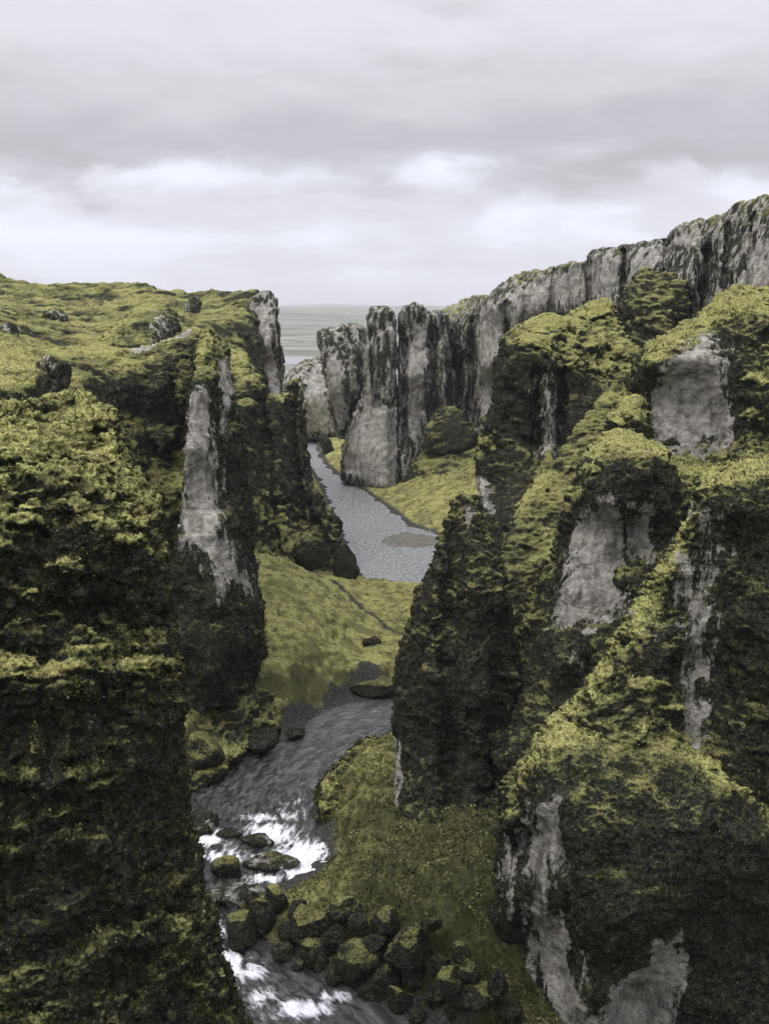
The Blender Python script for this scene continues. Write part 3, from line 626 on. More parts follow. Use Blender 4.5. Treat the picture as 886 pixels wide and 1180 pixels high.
formation('rock_outcrop', 'low mossy outcrop with black undercut side where the rapids narrow', 'rock outcrop',
  [(364,935),(366,905),(380,888),(398,868),(412,854),(430,848),(446,856),(448,890),(430,935),(405,962),(388,985),(373,980)],
  [(420,852,116),(440,880,110),(400,880,108),(372,930,101),(375,970,98),(395,960,99),(425,930,103)],
  R=1.0, T=6, amp=0.5, moss=0.0, seed=23, vox=0.14, leaf=dict(n=2500, size=0.2, dens_scale=2))
formation('mossy_slope', None, None,
  [(456,572),(466,548),(480,524),(500,511),(548,505),(560,515),(562,580),(500,592),(478,588)],
  [(462,562,294),(480,540,293),(500,518,300),(545,512,294),(545,550,272),(520,570,268),(485,578,280),(510,545,284)],
  R=1.5, T=10, amp=1.1, moss=-0.1, mot=0.7, seed=31, kind='structure')
formation('rock_outcrop', 'rounded shrubby knoll in the recess beside the pale pillar, under the long grey wall', 'rock outcrop',
  [(482,516),(486,494),(496,476),(510,466),(526,468),(540,480),(549,498),(550,520),(510,528)],
  [(512,470,300),(500,495,295),(530,490,294),(515,520,292)],
  R=3, T=8, amp=0.8, moss=-0.2, mot=0.6, clumps=1.6, seed=30)
formation('mossy_slope', None, None,
  [(186,800),(205,772),(235,762),(270,768),(296,762),(312,790),(332,822),(318,842),(292,862),(268,880),(250,902),(215,918),(186,918)],
  [(200,780,124),(250,770,125),(300,775,130),(220,820,117),(250,815,119),(280,805,122),(305,800,126),(325,825,125),(240,850,113.5),(215,870,110.5),(280,845,117),(255,885,110),(225,905,107.5),(265,860,114)],
  R=1.0, T=8, amp=0.95, moss=-0.08, mot=0.7, clumps=1.1, seed=32, kind='structure')


# ------------------------------------------------------------------ canyon floor and river
RIVER_PX = [(345,505),(352,522),(358,535),(372,558),(384,585),(394,612),(411,655),(418,668),(455,670),(490,674),(545,690),(562,720),(540,762),
            (480,795),(455,803),(400,808),(345,835),(290,868),(255,888),(225,910),(214,960),(214,1010),(222,1060),(240,1110),(262,1150),
            (278,1200),(285,1320),(575,1320),(530,1200),(470,1172),(400,1140),(350,1118),(300,1095),(262,1078),(262,1048),(300,1030),
            (345,1015),(372,990),(368,940),(376,895),(412,868),(455,838),(520,812),(600,775),(625,720),(600,675),(545,642),(512,620),
            (470,604),(440,581),(415,563),(390,549),(375,536),(366,520),(362,505)]
RIV = on_plane(*np.array(RIVER_PX, float).T)[:, :2]
BAR = on_plane(*np.array([(438,624),(450,616),(470,612),(500,619),(504,628),(475,631),(452,629)], float).T)[:, :2]
LAND = [  # pixel, pixel, height
 (300,640,11),(320,648,10),(335,655,9),(360,668,7.2),(400,692,4.5),(430,708,3.2),(465,727,2.0),(415,672,1.2),(450,680,1.2),(490,682,1.0),(485,715,1.5),
 (350,700,8.0),(400,735,4.2),(440,768,2.6),(330,760,6),(310,800,4),(360,785,3.2),(400,782,2.6),(452,786,1.8),(420,790,1.8),(520,730,1.2),
 (230,870,3),(215,830,6),(250,850,3.0),(285,825,3),(305,790,5),(200,900,3),(260,800,8),(200,950,3),(200,1020,3),(215,1100,3),
 (380,985,1.6),(400,960,3.0),(430,950,4.2),(455,940,5),(440,880,3.6),(455,855,2.6),(500,1000,6.2),(560,1000,8),(600,1000,9),(450,1040,4.0),(500,1080,4.5),(560,1080,5),
 (400,1040,2.6),(350,1040,1.5),(330,1060,1.1),(420,1090,1.6),(480,1110,1.7),(540,1140,2.2),(570,1180,2.4),(620,1180,2),(620,1080,4),(800,1180,1.5),(900,1000,2),(900,1200,1.5),(700,1200,1.5),
 (450,578,0.7),(480,595,0.9),(510,605,1.2),(520,592,2.5),(480,565,2.6),(530,560,6),(500,545,6),(460,560,1.0),(560,590,8),(600,640,14),(560,680,6),
 (365,510,1.5),(350,515,1.5),(385,540,1.0),(375,500,2.0),(340,560,3),(350,600,3),(640,760,6),(640,700,12)]
def build_ground():
    rows = np.r_[np.arange(1420, 1190, -6), np.arange(1190, 480, -1.5), np.arange(480, 420, -1.5), np.arange(420, 356, -1.0),
                 np.arange(356, 351.6, -0.4)]
    dist = on_plane(np.full(len(rows), 443.0), rows, 0.0)[:, 1]
    dist = np.r_[-600, -200, -60, 0, 20, 35, 45, dist[dist > 50], 30000.0]
    dist = dist[dist < 30001]
    cols = np.r_[np.linspace(-9000, -200, 30)[:-1], np.arange(-200, 1080, 2.2), np.linspace(1090, 9900, 30)]
    D, X = np.meshgrid(dist, cols, indexing='ij')
    Xw = (X - 443.0) / FPX * np.maximum(D, 70.0)
    xy = np.c_[Xw.ravel(), D.ravel()]
    near = (xy[:, 1] > 30) & (xy[:, 1] < 520) & (np.abs(xy[:, 0]) < 260)
    lp = np.array(LAND, float)
    L = on_plane(lp[:, 0], lp[:, 1], lp[:, 2])
    f = rbf(np.c_[L[:, :2], lp[:, 2]], c=4.0, smooth=0.3)
    z = np.full(len(xy), 0.6)
    sd = np.full(len(xy), -30.0)
    sd[near] = poly_sd(xy[near], RIV)
    land = np.clip(f(xy[near]), 0.35, 22)
    p3 = np.c_[xy[near], np.zeros(near.sum())].astype(np.float32)
    d = -sd[near] + 1.6 * fbm(p3 / 4, 4)
    bumpy = 0.30 * -billow(p3 / 1.9, 4, 0.6) + 0.8 * fbm(p3 / 9, 4)
    land = land + (bumpy + 0.2) * sm(1.0, 6.0, d)
    zz = np.where(d > 0, land * sm(-0.2, 4.5, d) + 0.05, -0.9 * sm(0, 2.0, -d))
    far = sm(420, 520, xy[near][:, 1])
    z[near] = zz * (1 - far) + 0.6 * far
    GRV = on_plane(*np.array([(318,645),(345,660),(385,684),(425,706),(470,730)], float).T, 3.5)[:, :2]
    gd = seg_dist(xy[near], GRV) + 0.5 * fbm(p3 / 2, 3)
    zz = zz - 0.9 * (1 - sm(0.3, 2.0, gd)) * (d > 1)
    sd[near] = np.where(d > 0, -np.minimum(-sd[near], 0.5 + 2.2 * np.clip(gd - 0.2, 0, 20)), sd[near])
    for dpx in ([(400,791),(425,782),(456,791),(456,803),(400,809),(360,824),(338,838),(330,831),(368,810)], [(222,905),(258,878),(300,853),(335,834),(346,840),(290,874),(250,897)]):
        dd = poly_sd(xy[near], on_plane(*np.array(dpx, float).T, 0.8)[:, :2]) + 1.5 * fbm(p3 / 2.5, 3)
        sd[near] = np.where((d > 0) & (dd > 0), -0.3, sd[near])
    steep = sm(2.0, 5.0, land) * sm(3, 7, d)
    zz = zz + steep * 0.26 * np.sin(2 * PI * (zz / 1.0 + 0.5 * fbm(p3 / 5, 3))) 
    bar = poly_sd(xy[near], BAR) + 2.2 * fbm(p3 * np.array([0.25, 0.12, 1], np.float32), 4)
    zb = 0.22 * sm(-1.5, 1.0, bar + 1.5 * fbm(p3 / 3, 3)) - 0.1
    z[near] = np.where(bar > -4, np.maximum(z[near], np.where(bar > -1.5, zb, -1)), z[near])
    # low hills of the plain, rising a little at the horizon
    pf = np.c_[xy / 1500.0, np.zeros(len(xy))].astype(np.float32)
    z += sm(1500, 9000, xy[:, 1]) * (14 + 60 * fbm(pf, 4)) + sm(600, 1500, xy[:, 1]) * 3 * fbm(pf * 6, 3)
    # plain beyond: a braided river channel
    ch = np.abs(xy[:, 1] - 1010 - 40 * np.sin(xy[:, 0] / 170.0) - 60 * fbm(pf * 8, 2))
    z = np.where((xy[:, 1] > 700) & (ch < 75), -0.6, z)
    nr, nc = D.shape
    idx = np.arange(nr * nc).reshape(nr, nc)
    F = np.c_[idx[:-1, :-1].ravel(), idx[:-1, 1:].ravel(), idx[1:, 1:].ravel(), idx[1:, :-1].ravel()]
    me = mesh_from('ground', np.c_[xy, z], F)
    set_attr(me, 'shore', -sd)
    lf = sm(-6, 8, xy[:, 0] + 0.35 * (104 - xy[:, 1]) + 5 * fbm((np.c_[xy, 0 * z] / 6).astype(np.float32), 3)) * (xy[:, 1] < 125)
    set_attr(me, 'leafy', lf)
    g = np.zeros(len(xy)); g[near] = np.where(bar > -3, -1, 0)
    set_attr(me, 'green', g)
    tag(link('ground', me, GROUND), kind='structure')

CENTRE = on_plane(*np.array([(352,505),(366,530),(384,560),(410,595),(440,630),(500,648),(560,672),(592,715),(560,770),(470,818),(400,838),(340,870),
                             (305,905),(290,950),(262,985),(245,1030),(243,1075),(268,1110),(310,1150),(360,1200),(400,1320)], float).T)[:, :2]
FOAM = [ # centre px, radius px (x, y), amount
 (350,985,34,22,1.15),(310,960,40,14,0.95),(330,940,40,12,0.55),(300,942,30,7,0.9),(240,965,30,14,1.0),(255,988,44,12,0.8),(310,1012,38,8,0.85),(350,1005,30,12,1.1),
 (238,1030,14,24,0.35),(243,1082,18,26,1.15),(262,1110,26,24,1.1),(258,1145,20,22,1.15),(285,1120,30,16,0.8),(300,1150,50,20,0.62),(350,1162,44,16,0.95),(385,1148,30,8,0.85),(300,1170,40,10,0.5),
 (370,905,25,14,0.25),(320,900,60,22,0.15),(340,925,30,6,0.6),(440,625,50,20,0.22),(470,650,40,10,0.20),(400,585,20,20,0.2),(430,820,30,6,0.3)]
def build_river():
    rows = np.r_[np.arange(1330, 500, -1.4)]
    cols = np.arange(180, 680, 2.0)
    R_, X = np.meshgrid(rows, cols, indexing='ij')
    P = on_plane(X.ravel(), R_.ravel(), 0.0)
    sd = poly_sd(P[:, :2], RIV)
    keep = (sd > -5).reshape(R_.shape)
    # along / across flow coordinates
    A = CENTRE[:-1]; E = CENTRE[1:] - CENTRE[:-1]; Ls = np.sqrt((E ** 2).sum(1)); cum = np.r_[0, np.cumsum(Ls)]
    best = np.full(len(P), 1e9); S = np.zeros(len(P)); Tt = np.zeros(len(P))
    for k in range(len(A)):
        q = P[:, :2] - A[k]; t = np.clip(q @ E[k] / Ls[k] ** 2, 0, 1)
        r = q - t[:, None] * E[k]; dd = np.sqrt((r ** 2).sum(1)); m = dd < best
        best = np.where(m, dd, best); S = np.where(m, cum[k] + t * Ls[k], S)
        sg = np.sign(E[k][0] * q[:, 1] - E[k][1] * q[:, 0]); Tt = np.where(m, sg * dd, Tt)
    foam = np.zeros(len(P))
    pxx, pyy = X.ravel(), R_.ravel()
    for (cx, cy, rx, ry, a) in FOAM:
        foam = np.maximum(foam, a * np.exp(-((pxx - cx) / rx) ** 2 - ((pyy - cy) / ry) ** 2))
    fl = np.c_[S, Tt, np.zeros(len(P))]
    rough = 0.05 + 0.28 * np.clip(foam * 1.3, 0, 1) * sm(160, 110, P[:, 1])
    wv = fbm(np.c_[S * 0.45, Tt * 1.1, 0 * S].astype(np.float32), 4) + 0.5 * fbm((P / 0.8).astype(np.float32), 3)
    P[:, 2] = 0.0 + rough * wv
    nr, nc = R_.shape; idx = np.arange(nr * nc).reshape(nr, nc)
    cell = keep[:-1, :-1] & keep[1:, :-1] & keep[:-1, 1:] & keep[1:, 1:]
    F = np.c_[idx[:-1, :-1][cell], idx[:-1, 1:][cell], idx[1:, 1:][cell], idx[1:, :-1][cell]]
    used, inv = np.unique(F.ravel(), return_inverse=True)
    F = inv.reshape(F.shape)
    me = mesh_from('river', P[used], F[:, ::-1] if False else F)
    set_attr(me, 'foam', foam[used])
    at = me.attributes.new('flow', 'FLOAT_VECTOR', 'POINT'); at.data.foreach_set('vector', fl[used].astype(np.float32).ravel())
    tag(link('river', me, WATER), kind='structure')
    # the same river out on the plain
    V = [(-900, 860, 0), (900, 860, 0), (900, 1180, 0), (-900, 1180, 0)]
    me = mesh_from('distant_river', V, [(0, 1, 2, 3)])
    set_attr(me, 'foam', np.zeros(4))
    at = me.attributes.new('flow', 'FLOAT_VECTOR', 'POINT'); at.data.foreach_set('vector', np.array(V, np.float32).ravel())
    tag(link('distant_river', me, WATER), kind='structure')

build_ground(); build_river()
def ground_tufts():
    o = bpy.data.objects['ground']; me = o.data
    V = get_co(me); n = len(V)
    lfa = np.empty(n, np.float32); me.attributes['leafy'].data.foreach_get('value', lfa)
    sh = np.empty(n, np.float32); me.attributes['shore'].data.foreach_get('value', sh)
    set_attr(me, 'bare', np.where((V[:, 1] > 126) | (sh < 1.2) | (V[:, 1] < 60), 1.0, 0.0)); set_attr(me, 'mossbias', np.where(V[:, 1] < 125, 0.15, -0.4) - 0.30 * lfa)
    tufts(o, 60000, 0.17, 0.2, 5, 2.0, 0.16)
ground_tufts()

# ------------------------------------------------------------------ boulders
def boulder(px, py, w, h, label, z=0.0, depth=1.0, moss=0.0, seed=1, cuts=7, rot=0.0, name='boulder', tilt=0.0, bare=0.0, group='boulders by the river', sub=5, Y=None):
    """(px, py) = middle of the rock in the photo, w x h its size there; sits on height z"""
    import bmesh
    r = np.random.default_rng(seed + 1000)
    if Y: p = at_depth(px, py + 0.30 * h, Y); z = float(p[2])
    else:
        for _ in range(4):
            p = on_plane(px, py + 0.30 * h, z)
            if p[1] > 130: break
            gz = GROUND_AT(p[0], p[1]); z = max(z, gz - 0.10 * h * p[1] / FPX) if gz > 0.15 else z
    k = p[1] / FPX * 1.06
    bm = bmesh.new(); bmesh.ops.create_icosphere(bm, subdivisions=sub, radius=1.0)
    me = bpy.data.meshes.new(name); bm.to_mesh(me); bm.free()
    V = get_co(me)
    for _ in range(cuts):
        n = r.normal(0, 1, 3); n[2] *= 0.8; n /= np.linalg.norm(n); c = r.uniform(0.50, 0.86)
        ex = V @ n - c
        V = V - np.where(ex > 0, ex * 0.97, 0)[:, None] * n
    V = V / np.abs(V).max(0)
    sx, sz = w * k / 2, h * k / 2 * 1.12
    V = V * np.array([sx, sx * depth, sz])
    a = tilt; V = np.c_[V[:, 0] * math.cos(a) - V[:, 2] * math.sin(a), V[:, 1], V[:, 0] * math.sin(a) + V[:, 2] * math.cos(a)]
    V = np.c_[V[:, 0] * math.cos(rot) - V[:, 1] * math.sin(rot), V[:, 0] * math.sin(rot) + V[:, 1] * math.cos(rot), V[:, 2]]
    Pn = V + seed * 5.7
    s = max(sx, sz)
    nrm = V / (np.linalg.norm(V, axis=1)[:, None] + 1e-6)
    V = V + nrm * (0.10 * s * fbm(Pn / (0.8 * s), 5, 0.55) + 0.05 * s * np.round(3 * fbm(Pn / (0.5 * s), 2)) / 3)[:, None]
    set_co(me, V)
    me.polygons.foreach_set('use_smooth', np.ones(len(me.polygons), bool))
    set_attr(me, 'nz0', get_no(me)[:, 2]); set_attr(me, 'bare', np.full(len(V), bare)); set_attr(me, 'mossbias', np.full(len(V), moss - 0.33))
    o = link(name, me, ROCK); o.location = (float(p[0]), float(p[1] + 0.0), float(z + 0.62 * sz))
    tag(o, label, 'boulder', group)
    return o
from mathutils.kdtree import KDTree
_gv = get_co(bpy.data.objects['ground'].data); _gv = _gv[(_gv[:, 1] > 55) & (_gv[:, 1] < 135) & (np.abs(_gv[:, 0]) < 60)]
_kd = KDTree(len(_gv))
for _i, _p in enumerate(_gv): _kd.insert((_p[0], _p[1], 0.0), _i)
_kd.balance()
def GROUND_AT(x, y): return float(_gv[_kd.find((x, y, 0.0))[1]][2])
boulder(277,1073,40,58,'tall dark boulder with two bright moss caps standing in the river', moss=-0.05, seed=1, depth=0.9)
boulder(300,1062,36,50,'upright dark boulder wedged behind the moss-capped river boulder', moss=0.05, seed=2, z=0.3)
boulder(318,1036,34,34,'square moss-draped boulder at the edge of the lower rapids', moss=0.15, seed=3, z=0.4)
boulder(360,1068,56,44,'wide black boulder with moss roof at the bank, above a smaller round one', moss=0.0, seed=4, z=0.6)
boulder(330,1078,26,30,'grey wet boulder squeezed between two mossy ones at the bank', moss=-0.4, seed=5, z=0.1)
boulder(326,1097,28,20,'flat dark stone low at the waterline under the wedged boulders', moss=-0.3, seed=6)
boulder(361,1100,48,34,'round boulder with moss crown at the waterline', moss=-0.02, seed=7)
boulder(412,1110,66,44,'long slanting boulder with a mossy upper ridge, end dipping to the water', moss=0.02, seed=8, tilt=0.35)
boulder(437,1130,56,38,'slanting dark boulder speckled with white, just downstream of the long mossy one', moss=-0.12, seed=9, tilt=0.35)
boulder(459,1152,34,34,'small yellow-green mossy boulder standing alone in the water', moss=0.25, seed=10)
boulder(476,1124,26,44,'upright grey-green boulder behind the yellow-green one', moss=-0.1, seed=11, z=0.3)
boulder(520,1134,38,36,'blunt olive boulder with black undercut near the cliff foot', moss=0.05, seed=12, z=0.3)
boulder(552,1152,48,38,'dark mossy boulder touching the foot of the bulging cliff', moss=0.05, seed=13, z=0.4)
boulder(470,1092,60,36,'dark block half buried in the bank with a moss cushion on top', moss=0.02, seed=14, z=1.2)
boulder(442,1062,40,30,'half-hidden black boulder on the bank below the leafy slope', moss=0.08, seed=15, z=2.0)
boulder(497,1066,26,24,'black hollow-sided stone in the leafy bank', moss=-0.1, seed=16, z=3.0)
boulder(398,1050,40,30,'rounded mossy boulder high on the bank above the black one', moss=0.12, seed=17, z=1.6)
boulder(262,1001,40,26,'oval mossy boulder in the middle of the white rapids', moss=0.12, seed=18, depth=0.8)
boulder(312,992,74,12,'flat wet grey rock lying beside the oval boulder in the rapids', moss=-0.25, seed=19, depth=0.5, bare=0.35)
boulder(272,1032,84,18,'broad flat wet slab below the oval boulder', moss=-0.5, seed=20, depth=0.55, bare=0.4)
boulder(239,1063,26,20,'small round brown-green boulder beside the tall moss-capped pair', moss=0.05, seed=21)
boulder(232,948,44,26,'dark wet rock at the shore where the white water starts', moss=-0.35, seed=22, bare=0.2)
boulder(262,960,34,10,'low dark rock barely breaking the surface of the white water', moss=-0.5, seed=23, depth=0.5, bare=0.2)
boulder(297,968,44,12,'wet hump of rock splitting the rapids in two', moss=-0.5, seed=24, depth=0.5, bare=0.3)
boulder(395,655,36,48,'big rounded dark boulder on the grass spur at the foot of the dark cliff', moss=-0.08, seed=25, z=2.0)
boulder(384,612,24,30,'dark boulder at the far waterline under the dark cliff', moss=-0.15, seed=26, z=0.5)
boulder(358,640,40,36,'mossy boulder piled against the dark cliff above the spur', moss=0.05, seed=27, z=5.5)
boulder(428,742,22,13,'small black stone alone on the grass spur', moss=-0.5, seed=28, z=2.8)
boulder(375,515,16,22,'dark leaning rock on the far grass below the rock towers', moss=-0.3, seed=29, z=1.0, tilt=0.5)
boulder(66,376,34,30,'dark rock face poking out of the plateau slope', moss=0.0, seed=32, Y=231, bare=0.3, name='rock_outcrop')
boulder(12,386,24,22,'small dark rock at the edge of the plateau slope', moss=0.0, seed=33, Y=182, bare=0.3, name='rock_outcrop')
boulder(224,358,20,24,'dark knob on the plateau skyline slope near the headland', moss=0.0, seed=34, Y=262, bare=0.3, name='rock_outcrop')
boulder(236,866,52,40,'mossy bank boulder with black undercut at the dark river bank', moss=0.15, seed=35, z=1.6)
boulder(298,852,50,24,'dark wet rock on the muddy bank', moss=-0.4, seed=36, z=0.6)
boulder(340,846,24,12,'small dark stone at the bank waterline', moss=-0.4, seed=37, z=0.1)
boulder(432,792,56,20,'long dark undercut rock at the tip of the grass spur above the water', moss=-0.05, seed=38, z=0.5, depth=0.5)
boulder(505,1112,30,26,'dark angular boulder in the second row above the water, beside the upright grey-green one', moss=-0.3, seed=50, z=1.2, cuts=9, depth=0.85, rot=0.00, tilt=-0.24)
boulder(540,1120,34,28,'mossy block in the boulder pile just above the blunt olive boulder', moss=-0.05, seed=51, z=1.2, cuts=9, depth=0.85, rot=0.70, tilt=-0.08)
boulder(575,1135,36,32,'dark boulder leaning on the cliff foot at the top of the pile', moss=-0.35, seed=52, z=1.2, cuts=9, depth=0.85, rot=1.40, tilt=0.08)
boulder(498,1150,34,26,'rounded grey boulder between the yellow-green boulder and the blunt olive one', moss=-0.2, seed=53, z=0.3, cuts=9, depth=0.85, rot=2.10, tilt=0.24)
boulder(585,1165,40,34,'large shadowed boulder under the bulging wall at the corner of the pile', moss=-0.15, seed=54, z=0.8, cuts=9, depth=0.85, rot=2.80, tilt=-0.16)
boulder(520,1165,30,22,'low wet boulder at the waterline below the blunt olive boulder', moss=-0.3, seed=55, z=0.1, cuts=9, depth=0.85, rot=0.50, tilt=0.00)
boulder(455,1100,30,24,'dark wedge-shaped boulder behind the two slanting ones', moss=-0.05, seed=56, z=1.0, cuts=9, depth=0.85, rot=1.20, tilt=0.16)
boulder(430,1086,34,26,'mossy boulder stacked above the long slanting boulder', moss=-0.35, seed=57, z=1.0, cuts=9, depth=0.85, rot=1.90, tilt=-0.24)
boulder(385,1082,34,30,'black boulder with green fringe above the round waterline boulder', moss=-0.2, seed=58, z=0.8, cuts=9, depth=0.85, rot=2.60, tilt=-0.08)
boulder(395,1110,26,22,'small dark boulder filling the gap beside the long slanting boulder', moss=-0.15, seed=59, z=0.3, cuts=9, depth=0.85, rot=0.30, tilt=0.08)
boulder(344,1050,30,26,'moss-covered lump beside the square moss-draped boulder', moss=-0.3, seed=60, z=0.8, cuts=9, depth=0.85, rot=1.00, tilt=0.24)
boulder(378,1062,26,24,'small mossy boulder tucked under the leafy slope above the wide black one', moss=-0.05, seed=61, z=1.2, cuts=9, depth=0.85, rot=1.70, tilt=-0.16)
boulder(290,1040,26,24,'small dark boulder behind the tall pair at the head of the lower rapids', moss=-0.35, seed=62, z=0.4, cuts=9, depth=0.85, rot=2.40, tilt=0.00)
boulder(345,1112,22,14,'flat wet stone between the wedged stone and the round waterline boulder', moss=-0.2, seed=63, z=0.0, cuts=9, depth=0.85, rot=0.10, tilt=0.16)
boulder(385,1128,26,16,'low black stone at the waterline before the long slanting boulder', moss=-0.15, seed=64, z=0.0, cuts=9, depth=0.85, rot=0.80, tilt=-0.24)
boulder(480,1170,26,18,'half-sunk wet stone beside the yellow-green boulder', moss=-0.3, seed=65, z=0.0, cuts=9, depth=0.85, rot=1.50, tilt=-0.08)
boulder(530,1098,28,22,'mossy stone just under the leafy slope near the cliff foot', moss=-0.05, seed=66, z=2.0, cuts=9, depth=0.85, rot=2.20, tilt=0.08)
boulder(412,1064,30,24,'green boulder on the leafy slope edge above the black block', moss=-0.35, seed=67, z=1.6, cuts=9, depth=0.85, rot=2.90, tilt=0.24)
boulder(64,432,40,34,'dark bare rock face in the hillside just under the crest path', moss=0.0, seed=80, Y=123.2, bare=0.5, name='rock_outcrop', group=None)


# ------------------------------------------------------------------ sky, sun, haze, camera
SUN_EL, SUN_AZ = math.radians(60), math.radians(-130)     # azimuth from +Y, towards -X
def build_world():
    w = bpy.data.worlds.new('World'); C.world = w; w.use_nodes = True
    t = w.node_tree; t.nodes.clear()
    def n(typ, ins=None, **kw):
        nd = t.nodes.new(typ)
        for k, v in kw.items(): setattr(nd, k, v)
        for k, v in (ins or {}).items():
            if isinstance(v, bpy.types.NodeSocket): t.links.new(v, nd.inputs[k])
            else: nd.inputs[k].default_value = v
        return nd
    def M(op, a, b=0.0, c=0.0): return n('ShaderNodeMath', {0: a, 1: b, 2: c}, operation=op).outputs[0]
    def MR(v, a, b, c=0.0, d=1.0):
        nd = n('ShaderNodeMapRange', {'Value': v, 'From Min': a, 'From Max': b, 'To Min': c, 'To Max': d}, interpolation_type='SMOOTHSTEP'); return nd.outputs[0]
    def mix(f, a, b):
        nd = n('ShaderNodeMix', data_type='RGBA')
        for s, v in ((nd.inputs[0], f), (nd.inputs[6], a), (nd.inputs[7], b)):
            if isinstance(v, bpy.types.NodeSocket): t.links.new(v, s)
            elif isinstance(v, tuple): s.default_value = (*v, 1)
            else: s.default_value = v
        return nd.outputs[2]
    d = n('ShaderNodeTexCoord').outputs['Generated']
    s = n('ShaderNodeSeparateXYZ', {0: d})
    x, y, z = s.outputs
    den = M('MAXIMUM', M('ADD', z, 0.16), 0.05)
    cv = n('ShaderNodeCombineXYZ', {0: M('DIVIDE', x, den), 1: M('DIVIDE', y, den), 2: 0.0}).outputs[0]
    def noise(vec, sc, det, ro, di=0.0): return n('ShaderNodeTexNoise', {'Vector': vec, 'Scale': sc, 'Detail': det, 'Roughness': ro, 'Distortion': di}).outputs['Fac']
    n1 = noise(cv, 0.75, 5, 0.5, 0.3)
    n2 = noise(n('ShaderNodeVectorMath', {0: cv, 1: (7.3, 2.1, 0)}, operation='ADD').outputs[0], 2.2, 7, 0.55, 0.4)
    n3 = noise(n('ShaderNodeVectorMath', {0: d, 1: (5.0, 5.0, 12.0)}, operation='MULTIPLY').outputs[0], 1.2, 7, 0.54, 0.4)
    n6 = noise(n('ShaderNodeVectorMath', {0: d, 1: (9.0, 9.0, 17.0)}, operation='MULTIPLY').outputs[0], 1.6, 6, 0.52, 0.3)
    el = M('ADD', z, M('MULTIPLY_ADD', n3, 0.115, -0.0575))
    el = M('ADD', el, M('MULTIPLY_ADD', n6, 0.05, -0.025))
    r = n('ShaderNodeValToRGB', {0: M('MULTIPLY', el, 2.5)})
    cr = r.color_ramp; cr.interpolation = 'EASE'
    stops = [(0.0, (0.60, 0.61, 0.66)), (0.05, (0.62, 0.63, 0.68)), (0.12, (0.64, 0.645, 0.70)), (0.235, (0.62, 0.62, 0.675)), (0.285, (0.41, 0.405, 0.435)),
             (0.36, (0.44, 0.435, 0.47)), (0.46, (0.56, 0.55, 0.59)), (0.58, (0.66, 0.655, 0.71)), (1.0, (0.64, 0.635, 0.69))]
    while len(cr.elements) < len(stops): cr.elements.new(0.5)
    for e, (p, c) in zip(cr.elements, stops): e.position = p; e.color = (*c, 1)
    col = r.outputs[0]
    low = MR(el, 0.085, 0.135, 1.0, 0.06)
    st = n('ShaderNodeVectorMath', {0: d, 1: (4.0, 4.0, 13.0)}, operation='MULTIPLY').outputs[0]
    n4 = noise(st, 1.5, 6, 0.5, 0.3)
    n5 = noise(n('ShaderNodeVectorMath', {0: st, 1: (3.3, 9.1, 2.0)}, operation='ADD').outputs[0], 1.1, 7, 0.55, 0.4)
    col = mix(M('MULTIPLY', MR(n4, 0.38, 0.64), M('MULTIPLY', low, 0.95)), col, (0.82, 0.845, 0.93))
    col = mix(MR(n5, 0.54, 0.68, 0.0, 0.50), col, (0.44, 0.435, 0.46))
    col = mix(MR(n1, 0.52, 0.72, 0.0, 0.35), col, (0.45, 0.445, 0.475))
    col = mix(MR(n2, 0.58, 0.72, 0.0, 0.22), col, (0.74, 0.74, 0.79))
    # an overcast vault is brightest overhead
    zen = n('ShaderNodeVectorMath', {0: col}, operation='SCALE'); t.links.new(MR(z, 0.28, 0.75, 1.0, 2.9), zen.inputs['Scale'])
    col = zen.outputs[0]
    sky = n('ShaderNodeTexSky', sky_type='NISHITA', sun_disc=False, sun_elevation=SUN_EL, sun_rotation=SUN_AZ)
    b1 = n('ShaderNodeBackground', {'Color': sky.outputs[0], 'Strength': 0.08})
    b2 = n('ShaderNodeBackground', {'Color': col, 'Strength': 1.26})
    mx = n('ShaderNodeMixShader', {0: 0.94, 1: b1.outputs[0], 2: b2.outputs[0]})
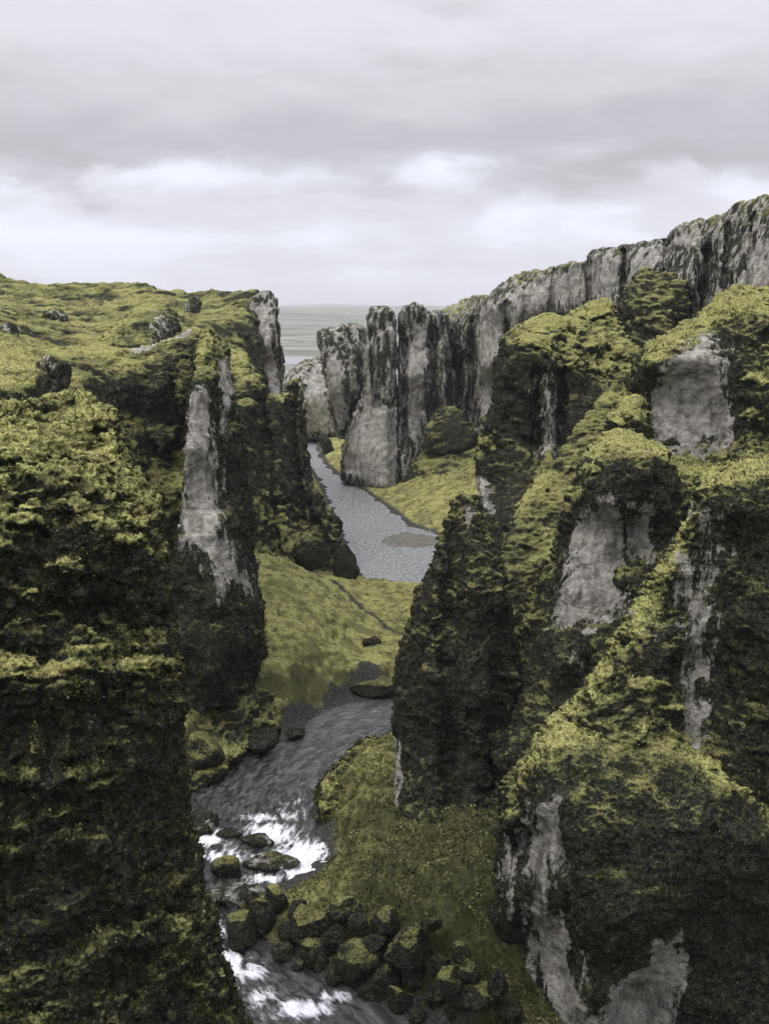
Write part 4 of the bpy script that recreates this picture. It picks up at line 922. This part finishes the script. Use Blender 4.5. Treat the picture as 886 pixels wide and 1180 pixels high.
    o = n('ShaderNodeOutputWorld'); t.links.new(mx.outputs[0], o.inputs[0])
build_world()

sun = bpy.data.lights.new('sun', 'SUN'); sun.energy = 1.3; sun.angle = math.radians(25); sun.color = (1.0, 0.97, 0.91)
so = bpy.data.objects.new('sun', sun); COL.objects.link(so)
sd_ = Vector((math.sin(SUN_AZ) * math.cos(SUN_EL), math.cos(SUN_AZ) * math.cos(SUN_EL), math.sin(SUN_EL)))
so.rotation_euler = sd_.to_track_quat('Z', 'Y').to_euler()

HAZE = 7.0e-5
if HAZE:
    x0, x1, y0, y1, z0, z1 = -9500, 9500, -700, 31000, -3.0, 400.0
    V = [(x0,y0,z0),(x1,y0,z0),(x1,y1,z0),(x0,y1,z0),(x0,y0,z1),(x1,y0,z1),(x1,y1,z1),(x0,y1,z1)]
    F = [(0,3,2,1),(4,5,6,7),(0,1,5,4),(1,2,6,5),(2,3,7,6),(3,0,4,7)]
    m = bpy.data.materials.new('haze_air'); m.use_nodes = True; nt = m.node_tree; nt.nodes.clear()
    om = nt.nodes.new('ShaderNodeOutputMaterial'); pv = nt.nodes.new('ShaderNodeVolumePrincipled')
    pv.inputs['Color'].default_value = (0.92, 0.93, 0.96, 1); pv.inputs['Density'].default_value = HAZE
    nt.links.new(pv.outputs[0], om.inputs['Volume'])
    ho = link('haze', mesh_from('haze', V, F, False), m); ho['kind'] = 'stuff'

cam = bpy.data.cameras.new('camera'); cam.sensor_fit = 'VERTICAL'; cam.sensor_height = 24.0
cam.lens = 12.0 / math.tan(FOVV / 2); cam.clip_start = 0.5; cam.clip_end = 60000
co = bpy.data.objects.new('camera', cam); COL.objects.link(co)
co.location = (0, 0, CAMZ); co.rotation_euler = (PI / 2 - PITCH, 0, 0)
C.camera = co
vs = C.view_settings
vs.view_transform = 'Standard'; vs.look = 'None'; vs.exposure = 0.0; vs.gamma = 1.0; vs.use_curve_mapping = False
C.cycles.use_denoising = True
C.cycles.max_bounces = 6
C.cycles.volume_bounces = 0
